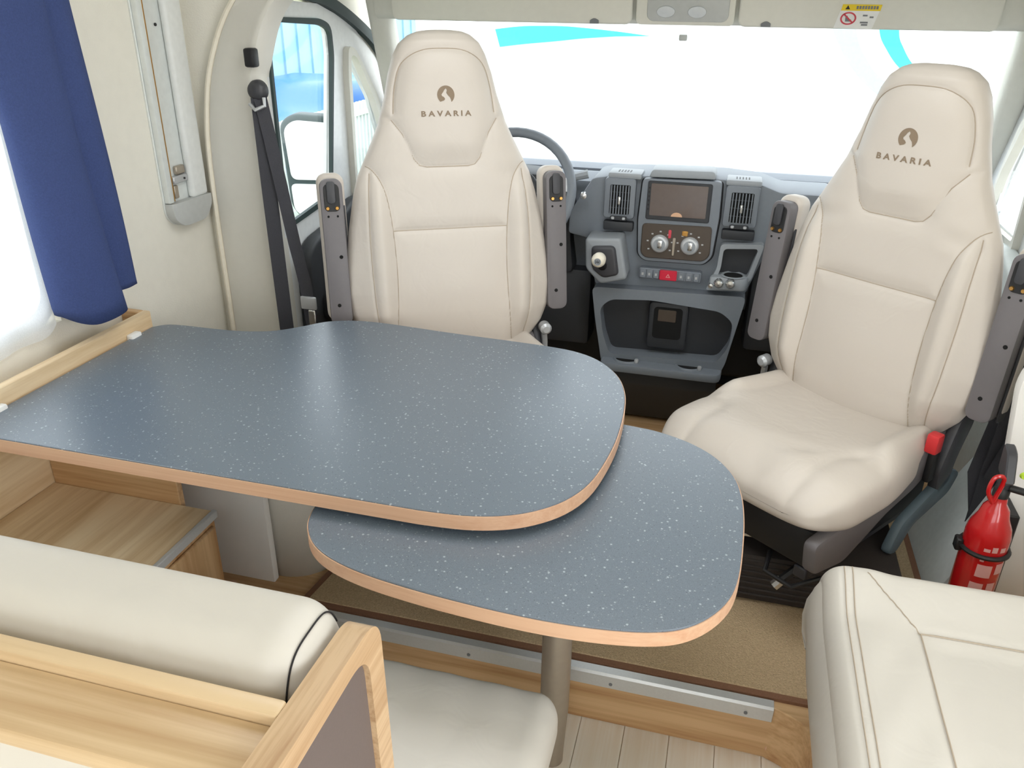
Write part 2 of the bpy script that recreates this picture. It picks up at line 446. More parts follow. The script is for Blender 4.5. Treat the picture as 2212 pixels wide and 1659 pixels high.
# bulkhead between living area and cab: arch with a moulded pillar cover
BY = 2.08
arch_o = [(-1.441, CAB), (-1.441, 0.56), (-1.441, 1.0), (-1.427, 1.188), (-1.386, 1.34), (-1.30, 1.483), (-1.15, 1.60), (-0.9, 1.66)]
arch_i = [(-1.249, CAB), (-1.249, 0.606), (-1.254, 1.0), (-1.254, 1.259), (-1.241, 1.329), (-1.187, 1.452), (-1.09, 1.525), (-0.9, 1.56)]
ao = cat(arch_o, 6); ai = cat(arch_i, 6)
mir = lambda pts: [(-0.42 - a, b) for a, b in pts]
wf = MB().prism([(WX, CAB)] + ao + [(x2, z2) for x2, z2 in mir(ao)[::-1]] + [(1.10, CAB), (1.10, 1.95), (WX, 1.95)], 'xz', BY, BY + 0.03)
wf = wf.build('wall_front', 'wall', smooth=0); struct(wf, 'cream bulkhead around the cab opening')
def pillar(ao, ai, name, lab):
    rows = []
    for (xo, zo), (xi, zi) in zip(ao, ai):
        r = []
        for t, dy in ((0, 0.0), (0.0, -0.018), (0.06, -0.028), (0.22, -0.030), (0.28, -0.036), (0.72, -0.040), (0.80, -0.050), (0.92, -0.050), (0.985, -0.035), (1.0, 0.0), (1.0, 0.028)):
            r.append((xo + (xi - xo) * t, BY + dy, zo + (zi - zo) * t))
        rows.append(r)
    o = MB().grid(rows).build(name, 'pillar', smooth=50); return struct(o, lab)
pl_ = pillar(ao, ai, 'trim_2', 'moulded grey-beige pillar cover beside the driver seat')
pillar(mir(ao), mir(ai), 'trim_3', None)
MB().tube([(a - 0.004, BY - 0.02, b) for a, b in ao], 0.009, 8).build('bead', 'trimwhite', pl_, label='cream bead')

# low cream partition behind the side bench
pw = MB().prism(rpoly([(0.665, CAB), (1.10, CAB), (1.10, 0.95), (0.70, 0.95), (0.64, 0.78), (0.66, 0.6), (0.69, 0.4)], 0.03, 4), 'xz', 1.765, 1.80, 0.006, 2).build('wall_low', 'wallwhite')
struct(pw, 'cream side panel behind the red fire extinguisher')

# cab: header above the windscreen
HY = 2.67
hd = MB().prism([(HY - 0.03, 1.432), (HY - 0.05, 1.45), (HY - 0.10, 1.60), (HY - 0.10, 1.72), (HY + 0.12, 1.72), (HY + 0.06, 1.46), (HY + 0.02, 1.432)], 'yz', -1.16, 0.75, 0.006, 2).build('ceiling_cab', 'headliner')
struct(hd, 'grey-beige header above the windscreen')
struct(MB().box((-1.25, 2.10, 1.66), (0.86, HY, 1.72)).build('ceiling_headliner', 'headliner'))
# windscreen
WB = (3.05, 0.945)
ws = MB().add([(-1.13, HY + 0.01, 1.445), (0.72, HY + 0.01, 1.445), (0.80, WB[0], WB[1]), (-1.22, WB[0], WB[1])], [(0, 1, 2, 3)]).build('window_2', 'glass', smooth=0, solid=0.005)
struct(ws, 'wide windscreen with a white motorhome parked beyond')
MB().box((-0.203, 2.685, 1.386), (-0.178, 2.705, 1.404), 0.004, 2).build('sensor', 'lampgrey', ws, label='small grey sensor')
# cowl and A-pillars
struct(MB().prism([(2.86, 0.962), (2.9, 0.974), (3.06, 0.948), (3.12, 0.90), (3.12, 0.85), (2.86, 0.85)], 'yz', -1.22, 0.79, 0.003, 1).build('trim_4', 'dash'), 'grey cowl ledge along the base of the windscreen')
def beam(a, b, wx, wy, name, mat):
    m = MB(); a = Vector(a); b = Vector(b)
    pts = [a.lerp(b, t) for t in np.linspace(0, 1, 6)]
    vs = []; fs = []
    prof = rrect(-wx, wx, -wy, wy, min(wx, wy) * 0.8, 3); n = len(prof)
    for p in pts: vs += [(p.x + q[0], p.y + q[1], p.z) for q in prof]
    for i in range(5):
        for j in range(n): fs.append((i * n + j, i * n + (j + 1) % n, (i + 1) * n + (j + 1) % n, (i + 1) * n + j))
    fs += [tuple(range(n))[::-1], tuple(5 * n + j for j in range(n))]
    return struct(m.add(vs, fs).build(name, mat))
beam((-1.155, HY - 0.02, 1.50), (-1.23, 3.03, 0.90), 0.035, 0.05, 'trim_5', 'headliner')['label'] = 'cream windscreen pillar at the driver side'
beam((0.742, HY - 0.02, 1.50), (0.800, 3.03, 0.90), 0.035, 0.05, 'trim_6', 'headliner')['label'] = 'cream windscreen pillar at the passenger side'

struct(MB().prism([(0.60, CAB), (0.80, CAB), (0.80, 0.50), (0.74, 0.48), (0.66, 0.30)], 'xz', 1.81, 2.12, 0.01, 2).build('trim_7', 'doorpale'), 'pale sill cover below the passenger door')
# doors with windows
def door(name, X, sx, card, lab):
    """cab door: sx = +1 when the inner face looks to +x"""
    lo, hi = (X - 0.028, X) if sx > 0 else (X, X + 0.028)
    K = lambda pts: [(p[0] * ky, p[1]) for p in pts]
    ky = 1.025 if sx > 0 else 1.0
    outer = K([(2.045, 0.18), (2.98, 0.18), (2.98, 0.93), (2.90, 1.13), (2.75, 1.305), (2.57, 1.42), (2.36, 1.475), (2.07, 1.49), (2.045, 1.45)])
    win = K(rpoly([(2.055, 0.87), (2.345, 0.90), (2.43, 1.33), (2.425, 1.415), (2.36, 1.435), (2.055, 1.445)], [0.01, 0.01, 0.02, 0.03, 0.03, 0.01], 4))
    qua = K(rpoly([(2.51, 0.90), (2.80, 0.90), (2.775, 1.03), (2.70, 1.18), (2.565, 1.318), (2.525, 1.325), (2.512, 1.25)], 0.02, 4))
    d = MB().prism(outer, 'yz', lo, hi, holes=(win, qua)).build(name, 'doorwhite', smooth=30); struct(d, lab)
    # dark run channel round the drop glass, light frame round the quarter light
    def ring(poly, wd, name2, mat, th=0.012):
        c = np.mean(poly, axis=0); inn = [tuple(np.array(p) + (np.array(c) - p) / np.linalg.norm(np.array(c) - p) * wd) for p in poly]
        a, b2 = (hi - 0.004, hi + th) if sx > 0 else (lo - th, lo + 0.004)
        return MB().prism(poly, 'yz', a, b2, holes=(inn,)).build(name2, mat, d, smooth=30)
    ring(win, 0.018, 'window_seal', 'seal', 0.008)
    big = [tuple(np.array(p) + (np.array(p) - np.mean(qua, axis=0)) * 0.14) for p in qua]
    ring(big, 0.03, 'quarter_frame', 'headliner', 0.02)
    xm = (lo + hi) / 2
    MB().prism(win, 'yz', xm - 0.003, xm + 0.003).build('glass_pane', 'glass', d, smooth=0)
    MB().prism(qua, 'yz', xm - 0.003, xm + 0.003).build('glass_pane', 'glass', d, smooth=0)
    # inner door card
    a, b2 = (hi - 0.002, hi + 0.045) if sx > 0 else (lo - 0.045, lo + 0.002)
    cdp = rpoly([(2.14, 0.2), (2.94, 0.2), (2.94, 0.84), (2.5, 0.885), (2.36, 0.84), (2.2, 0.82), (2.14, 0.78)], 0.04, 4)
    c_ = MB().prism(cdp, 'yz', a, b2, 0.015, 3).build('door_card', card, d)
    a2, b3 = (b2 - 0.004, b2 + 0.05) if sx > 0 else (a - 0.05, a + 0.004)
    MB().prism(rpoly([(2.2, 0.55), (2.7, 0.60), (2.7, 0.68), (2.2, 0.64)], 0.03, 4), 'yz', a2, b3, 0.012, 2).build('armrest', card, c_)
    # weather strip of the door opening
    sp = cat([(2.15, 1.505), (2.36, 1.492), (2.581, 1.424), (2.767, 1.330), (2.885, 1.19), (2.98, 0.98)], 6)
    sp = K(sp)
    xs = hi + 0.006 if sx > 0 else lo - 0.006
    sl = MB().ribbon([(xs, p[0], p[1]) for p in sp], 0.034, 0.02, (0, 0.5, 0.5)).build('weather_strip', 'seal', d)
    return d
door('door_1', -1.252, 1, 'doordark', 'driver side cab door with window and quarter light')
door('door_2', 0.80, -1, 'doorpale', 'passenger side cab door seen past the seat')
struct(MB().box((-1.24, 2.96, 0.0), (0.79, 2.99, 0.93)).build('wall_firewall', 'dashdark', smooth=0))
# body side above the cab doors
rail = [(2.11, 1.50)] + cat([(2.36, 1.485), (2.581, 1.42), (2.767, 1.325), (2.885, 1.185), (3.0, 0.955)], 5) + [(3.04, 0.95), (3.04, 1.72), (2.11, 1.72)]
struct(MB().prism(rail, 'yz', -1.31, -1.262).build('wall_cab_left', 'headliner', smooth=0))
struct(MB().prism(rail, 'yz', 0.814, 0.86).build('wall_cab_right', 'headliner', smooth=0))
# windowed left wall: frame and pane
wn = MB().prism(rrect(WY0, WY1, WZ0, WZ1, 0.07), 'yz', WX - 0.045, WX - 0.005, holes=(rrect(WY0 + 0.035, WY1 - 0.035, WZ0 + 0.035, WZ1 - 0.035, 0.055),)).build('window_1', 'winframe', smooth=30)
struct(wn, 'bright side window beside the table')
MB().prism(rrect(WY0 + 0.03, WY1 - 0.03, WZ0 + 0.03, WZ1 - 0.03, 0.055), 'yz', WX - 0.03, WX - 0.024).build('glass_pane', 'acrylic', wn, smooth=0)

# ================================================================== TABLE
TZ = 0.72
main = [(-1.40, 1.062), (-0.52, 1.060)] + cat([(-0.44, 1.060), (-0.362, 1.066), (-0.300, 1.083), (-0.250, 1.112), (-0.206, 1.158), (-0.176, 1.222), (-0.160, 1.307), (-0.152, 1.411), (-0.156, 1.535), (-0.170, 1.624), (-0.200, 1.702), (-0.254, 1.768), (-0.319, 1.803), (-0.400, 1.817)], 4) \
    + cat([(-0.488, 1.822), (-0.65, 1.830), (-0.80, 1.842), (-0.880, 1.843), (-0.940, 1.832), (-0.990, 1.806), (-1.034, 1.758), (-1.080, 1.716), (-1.140, 1.692), (-1.22, 1.682), (-1.32, 1.680), (-1.370, 1.672), (-1.398, 1.645)], 4)
tb = thing('dining_table', 'dark speckled dinette table with beech edge, hung on the wall rail', 'table', (-0.222, 1.226, 0.0))
def offset_in(poly, d):
    P = np.array(poly); out = []
    n = len(P)
    ar = 0.5 * np.sum(P[:, 0] * np.roll(P[:, 1], -1) - np.roll(P[:, 0], -1) * P[:, 1]); sg = 1 if ar > 0 else -1
    for i in range(n):
        t = P[(i + 1) % n] - P[i - 1]; t /= np.linalg.norm(t) + 1e-9
        out.append(tuple(P[i] + sg * d * np.array((-t[1], t[0]))))
    return out
def tabletop(outline, zt, th, parent, name, lab):
    o = MB().prism(offset_in(outline, 0.002), 'xy', zt - th + 0.001, zt, 0.0012, 1).build(name, 'laminate', parent, label=lab)
    MB().prism(outline, 'xy', zt - th, zt - 0.003, 0.0015, 2, holes=(offset_in(outline, 0.004),)).build('edge_band', 'edge', o, label='salmon beech edge band', smooth=35)
    return o
tabletop(main, TZ, 0.030, tb, 'tabletop', 'dark blue-grey speckled laminate top')
LZ = 0.675
leaf = cat([(-0.60, 1.30), (-0.640, 1.18), (-0.648, 1.10), (-0.640, 1.045), (-0.618, 1.003), (-0.584, 0.970), (-0.535, 0.946), (-0.471, 0.929), (-0.389, 0.917), (-0.312, 0.910), (-0.238, 0.906), (-0.168, 0.906), (-0.101, 0.911), (-0.036, 0.923), (0.012, 0.943), (0.050, 0.979), (0.078, 1.029), (0.091, 1.087), (0.096, 1.171), (0.097, 1.254), (0.092, 1.330), (0.077, 1.395), (0.043, 1.454), (-0.005, 1.498), (-0.065, 1.528), (-0.120, 1.541), (-0.2, 1.54), (-0.4, 1.48), (-0.54, 1.40)], 4, True)
lf = tabletop(leaf, LZ, 0.028, tb, 'extension_leaf', 'lower swivelled-out extension leaf')
MB().lathe([(0.0, 0), (0.021, 0.0), (0.0235, 0.004), (0.0235, 0.02), (0.030, 0.16), (0.030, 0.645), (0.055, 0.645), (0.055, 0.6475), (0, 0.6475)], (-0.222, 1.226, 0.0), 32).build('leg', 'legmetal', tb, label='tapered taupe metal leg')
MB().lathe([(0, 0.675), (0.07, 0.675), (0.07, 0.69), (0, 0.69)], (-0.40, 1.32, 0), 24).build('swivel_plate', 'black', tb)
for yy in (1.575, 1.155):
    MB().box((-1.405, yy - 0.018, 0.703), (-1.385, yy + 0.018, 0.730), 0.005, 2).build('bracket', 'white', tb, label='white plastic clip')

# wooden rail / tray on the side wall
lg = thing('wall_ledge', 'slim oak tray rail along the wall under the window', 'shelf', (-1.44, 1.1, 0.70))
MB().box((-1.425, 0.45, 0.690), (-1.405, 1.66, 0.758), 0.002, 1).build('front_board', 'woody', lg)
MB().box((WX, 1.64, 0.690), (-1.4255, 1.66, 0.758), 0.002, 1).build('end_board', 'woodx', lg)
MB().box((WX, 0.45, 0.690), (-1.4255, 1.639, 0.700)).build('tray_base', 'woody', lg)

# storage box under the table
sb = thing('storage_box', 'low oak bench box with a silver edge strip under the table', 'storage bench', (-1.23, 0.95, CAB))
MB().box((-1.46, 1.0, CAB), (-1.034, 1.298, 0.432), 0.002, 1).build('body', 'woodz', sb)
MB().box((-1.46, 1.0, 0.4325), (-1.036, 1.298, 0.449), 0.002, 1).build('lid', 'woody', sb, label='oak lid')
MB().box((-1.036, 1.0, 0.432), (-1.024, 1.300, 0.452), 0.002, 1).build('edge_strip', 'alu', sb, label='silver edge strip')
MB().box((-1.46, 1.2985, 0.20), (-1.118, 1.316, 0.66), 0.002, 1).build('back_board', 'woodx', sb)
MB().box((-1.478, 1.0, 0.20), (-1.4605, 1.316, 0.685), 0.002, 1).build('side_board', 'woody', sb)
for yy in (1.0,):
    MB().box((-1.034, yy, 0.19), (-1.024, yy + 0.285, 0.418), 0.003, 1).build('drawer_front', 'woodz', sb)

# white board and curved cover behind the box
MB_ = MB().box((-1.34, 1.43, CAB), (-0.992, 1.452, 0.688), 0.003, 2).build('support_board', 'wallwhite')
tag(MB_, 'white upright board below the far side of the table', 'panel')
cv = MB()
pts = [(-1.03, 1.462)] + [(-0.99 + 0.11 * math.sin(a), 1.572 - 0.11 * math.cos(a)) for a in np.linspace(0, PI / 2, 14)] + [(-0.88, 1.66)]
cv.grid([[(a, b, z) for z in (CAB, 0.66)] for a, b in pts])
cvo = cv.build('pedestal_cover', 'pillar', solid=0.006, smooth=60)
tag(cvo, 'grey-beige curved cover standing next to the white board', 'panel')

# carpet
cp = thing('carpet_mat', 'brown-beige loop carpet mat with dark brown border on the step', 'carpet', (-0.2, 1.9, CAB))
mat_o = rpoly([(-0.895, 1.374), (0.60, 1.374), (0.60, 2.44), (-0.70, 2.44), (-0.86, 1.66)], 0.03, 5)
MB().prism(mat_o, 'xy', CAB + 0.0002, CAB + 0.008, 0.002, 1, holes=(offset_in(mat_o, 0.018),)).build('binding', 'binding', cp, label='dark brown binding')
MB().prism(offset_in(mat_o, 0.016), 'xy', CAB + 0.0004, CAB + 0.010, 0.003, 1).build('pile', 'carpet', cp)

# ================================================================== CURTAINS, BLIND
sec = cat([(1.405, -1.445), (1.40, -1.425), (1.405, -1.40), (1.43, -1.378), (1.475, -1.368), (1.53, -1.372), (1.557, -1.388), (1.548, -1.408), (1.572, -1.418), (1.61, -1.412), (1.645, -1.42)], 5)
rows = []
for z in np.linspace(0.805, 1.80, 24):
    t = (z - 0.82) / 0.66
    row = []
    for i, (yy, xx) in enumerate(sec):
        g = i / (len(sec) - 1)
        sh = -0.03 * t - 0.055 * t * math.sin(PI * min(g * 1.4, 1)) * (1 if g < .72 else .4)
        zz = z + (0.03 * sstep(0.60, 0.68, np.array(g)) if z < 0.82 else 0)
        if z < 0.81: zz += 0.028 * (1 - sstep(0.1, 0.35, np.array(g)))
        row.append((xx + 0.006 * math.sin(9 * g + 5 * z), yy + sh, zz))
    rows.append(row)
cu = MB().grid(rows).build('window_curtain', 'navy', solid=0.003, smooth=70)
tag(cu, 'navy blue cloth curtain hanging in folds beside the window', 'curtain')
rows = []
for z in np.linspace(0.785, 1.80, 14):
    rows.append([(-1.465 + 0.006 * math.sin(yy * 46 + z), yy, z + (0.02 * max(0, (yy - 1.36) / 0.06) ** 2 if z < 0.8 else 0)) for yy in np.linspace(0.42, 1.42 + 0.012 * (z - .8), 70)])
tag(MB().grid(rows).build('net_curtain', 'net', solid=0, smooth=70), 'sheer white net curtain glowing in front of the side window', 'curtain')

bl = thing('blind_cassette', 'vertical silver blind track with grey end cap on the cream wall', 'blind', (WX, 1.96, 0.91))
ZB, ZT = 0.912, 1.80
body = rpoly([(1.872, ZT), (1.872, ZB + 0.03), (1.91, ZB), (2.02, ZB), (2.05, ZB + 0.04), (2.05, ZT)], [0.001, 0.03, 0.04, 0.04, 0.03, 0.001], 4)
MB().prism(body, 'yz', WX, WX + 0.006, 0.001, 1).build('base_plate', 'alupaint', bl)
MB().box((WX + 0.006, 1.874, ZB + 0.07), (WX + 0.024, 1.895, ZT), 0.003, 2).build('rail', 'alupaint', bl)
MB().box((WX + 0.006, 1.903, ZB + 0.07), (WX + 0.016, 1.909, ZT), 0.001, 1).build('rod', 'brass', bl)
MB().box((WX + 0.006, 1.975, ZB + 0.065), (WX + 0.028, 2.046, ZT), 0.010, 3).build('rail', 'winframe', bl)
cap = rpoly([(1.872, ZB + 0.068), (1.874, ZB + 0.03), (1.91, ZB), (2.02, ZB), (2.05, ZB + 0.04), (2.05, ZB + 0.066)], [0.002, 0.03, 0.04, 0.04, 0.03, 0.002], 4)
MB().prism(cap, 'yz', WX + 0.006, WX + 0.032, 0.006, 3).build('end_cap', 'lampgrey', bl, label='grey rounded end cap')
MB().box((WX + 0.006, 1.91, ZB + 0.115), (WX + 0.020, 1.972, ZB + 0.135), 0.003, 1).build('latch', 'silver', bl)
MB().box((WX + 0.006, 1.93, ZB + 0.137), (WX + 0.018, 1.968, ZB + 0.160), 0.003, 1).build('latch', 'legmetal', bl)
MB().box((WX + 0.006, 1.915, ZB + 0.075), (WX + 0.014, 1.932, ZB + 0.11), 0.002, 1).build('catch', 'legmetal', bl)
MB().lathe([(0, 0.002), (0.004, 0.002), (0.004, -0.001)], (WX + 0.007, 1.955, 1.425), 12, 'x').build('screw', 'black', bl)
MB().lathe([(0, 0.002), (0.003, 0.002), (0.003, -0.001)], (WX + 0.0205, 1.955, ZB + 0.125), 12, 'x').build('screw', 'black', bl)

# ================================================================== SEATS
OV = np.array([-0.055, -0.04, 0.0, 0.05, 0.10, 0.16, 0.22, 0.33, 0.42, 0.47, 0.555, 0.60, 0.675, 0.73, 0.78, 0.81, 0.83, 0.8385, 0.842])
OW = np.array([0.14, 0.175, 0.222, 0.262, 0.284, 0.292, 0.287, 0.270, 0.251, 0.236, 0.194, 0.173, 0.150, 0.138, 0.122, 0.106, 0.082, 0.060, 0.030])
TF = np.array([0.012, 0.030, 0.042, 0.05, 0.054, 0.056, 0.056, 0.056, 0.055, 0.054, 0.052, 0.052, 0.052, 0.052, 0.050, 0.044, 0.030, 0.018, 0.006])
OV = np.where(OV > 0.65, 0.65 + (OV - 0.65) * 0.93, OV)
def outline_w(v): return np.interp(v, OV, OW)
S_ins = [(-0.168, 0.622), (-0.140, 0.610), (-0.115, 0.575), (-0.088, 0.51), (-0.074, 0.494), (-0.055, 0.490), (0.055, 0.490), (0.074, 0.494), (0.088, 0.51), (0.115, 0.575), (0.140, 0.610), (0.168, 0.622)]
S_arc = cat([(-0.134, 0.625), (-0.126, 0.69), (-0.106, 0.746), (-0.06, 0.775), (0, 0.781), (0.06, 0.775), (0.106, 0.746), (0.126, 0.69), (0.134, 0.625)], 5)
def bolster_line(sg): return cat([(sg * 0.236, 0.505), (sg * 0.198, 0.485), (sg * 0.170, 0.43), (sg * 0.156, 0.33), (sg * 0.152, 0.2), (sg * 0.158, 0.08), (sg * 0.165, 0.0)], 5)
def outer_line(sg): return cat([(sg * 0.206, 0.478), (sg * 0.214, 0.40), (sg * 0.218, 0.28), (sg * 0.214, 0.12), (sg * 0.200, 0.02)], 5)
S_mid = [(-0.154, 0.328), (0.154, 0.328)]
SEAMS = [S_ins, S_arc, bolster_line(1), bolster_line(-1), outer_line(1), outer_line(-1), S_mid]
def back_front(U, Vv):
    """height of the upholstered front above the backrest mid plane"""
    U = np.asarray(U, float); Vv = np.asarray(Vv, float)
    w_ = outline_w(Vv); t = np.interp(Vv, OV, TF); s = np.clip(np.abs(U) / w_, 0, 1)
    n = t * (1 - s ** 3.4) ** 0.5
    lo = sstep(0.0, 0.10, Vv) * (1 - sstep(0.36, 0.50, Vv))
    n = n + 0.030 * lo * np.exp(-((np.abs(U) - 0.200) / 0.040) ** 2) * (1 - s ** 8)
    n = n + 0.010 * np.exp(-((Vv - 0.17) / 0.12) ** 2) * np.exp(-(U / 0.12) ** 2)
    n = n + 0.012 * sstep(0.50, 0.56, Vv) * np.clip(1 - (U / 0.13) ** 2, 0, 1)
    D = np.full(U.shape, 9.0)
    for p in SEAMS: D = np.minimum(D, seg_dist(U, Vv, p))
    edge = sstep(1.0, 0.93, s)
    n = n + edge * (0.006 * (1 - np.exp(-(D / 0.022) ** 2)) - 0.004 * np.exp(-(D / 0.004) ** 2))
    cr = np.sin(Vv * 95 + 3 * np.abs(U) * 9) * np.exp(-((Vv - 0.46) / 0.05) ** 2) * sstep(0.08, 0.16, np.abs(U))
    return n + 0.0020 * cr * edge
def conform(pts, T, extra):
    """local (u,v) points laid on the upholstery"""
    u = np.array([p[0] for p in pts]); v = np.array([p[1] for p in pts])
    n = back_front(u, v) + extra
    return [T @ Vector((a, -c, b)) for a, b, c in zip(u, v, n)]
def text_mesh(body, size, xs=1.0):
    c = bpy.data.curves.new('tmp', 'FONT'); c.body = body; c.size = size; c.align_x = 'CENTER'; c.align_y = 'CENTER'; c.offset = size * 0.03
    c.resolution_u = 3
    o = bpy.data.objects.new('tmp', c); COL.objects.link(o)
    bpy.context.view_layer.update()
    me = bpy.data.meshes.new_from_object(o.evaluated_get(bpy.context.evaluated_depsgraph_get()))
    vs = [(v.co.x * xs, v.co.y) for v in me.vertices]; fs = [tuple(p.vertices) for p in me.polygons]
    bpy.data.objects.remove(o); bpy.data.meshes.remove(me)
    return vs, fs
GLYPH = {ch: text_mesh(ch, 0.0185, 1.25) for ch in 'BAVRI'}
EMB = [(math.cos(a), math.sin(a)) for a in np.linspace(math.radians(-52), math.radians(228), 40)] + [(-0.25, -0.62), (-0.10, -0.45), (-0.22, -0.25), (-0.46, -0.12), (-0.50, 0.05), (-0.30, 0.30), (-0.18, 0.52), (0.02, 0.70), (0.14, 0.50), (0.06, 0.22), (0.24, -0.04), (0.48, -0.28), (0.58, -0.55)]
def fill2d(poly):
    b = bmesh.new(); vs = [b.verts.new((p[0], p[1], 0)) for p in poly]
    ed = [b.edges.new((vs[i], vs[(i + 1) % len(vs)])) for i in range(len(vs))]
    bmesh.ops.triangle_fill(b, edges=ed, use_beauty=True, use_dissolve=False); b.verts.index_update()
    r = ([(v.co.x, v.co.y) for v in b.verts], [tuple(v.index for v in f.verts) for f in b.faces]); b.free(); return r
EMBV, EMBF = fill2d(EMB)

def armrest(root, sg, T):
    """raised armrest: cream pad behind a grey plastic housing"""
    u0, u1 = (0.275, 0.335) if sg > 0 else (-0.338, -0.278)
    uc = (u0 + u1) / 2
    def R(mb): return [T @ Vector((a, b, c)) for a, b, c in mb.v]
    def mk(name, mb, mat, par, **k):
        m2 = MB(); m2.add(R(mb), mb.f); return m2.build(name, mat, par, world=False, **k)
    pad = mk('armrest', MB().prism(rrect(uc - 0.036, uc + 0.036, 0.085, 0.482, 0.026, 6), 'xz', 0.002, 0.052, 0.012, 3), 'leather', root, label='raised armrest pad in cream leather')
    mk('housing', MB().prism(rrect(uc - 0.029, uc + 0.029, 0.080, 0.468, 0.020, 5), 'xz', -0.034, 0.004, 0.004, 2), 'armgrey', pad, label='grey plastic underside')
    mk('side_cover', MB().prism(rrect(0.0, 0.04, 0.078, 0.40, 0.012, 4), 'yz', uc + 0.0285, uc + 0.034, 0.002, 1), 'armdark', pad)
    mk('pivot_slot', MB().prism(rrect(uc - 0.020, uc + 0.020, 0.385, 0.455, 0.012, 4), 'xz', -0.0365, -0.030, 0.001, 1), 'black', pad)
    mk('pivot_arm', MB().prism(rrect(uc - 0.012, uc + 0.010, 0.405, 0.462, 0.008, 4), 'xz', -0.042, -0.036, 0.002, 2), 'armdark', pad)
    for q in (-0.012, 0.012):
        mk('screw', MB().lathe([(0, 0.004), (0.004, 0.004), (0.0055, 0.0), (0.0055, -0.002)], (uc + q, -0.0365, 0.393), 12, 'y'), 'brass', pad, label='brass screw')
        mk('screw_hole', MB().lathe([(0, 0.001), (0.003, 0.001), (0.003, -0.002)], (uc + q, -0.034, 0.372), 10, 'y'), 'hole', pad)
    for q, v in ((0.012, 0.265), (-0.004, 0.135)):
        mk('screw_hole', MB().lathe([(0, 0.001), (0.005, 0.001), (0.005, -0.002)], (uc + q * (1 if sg > 0 else 1), -0.034, v), 12, 'y'), 'hole', pad)
    return pad

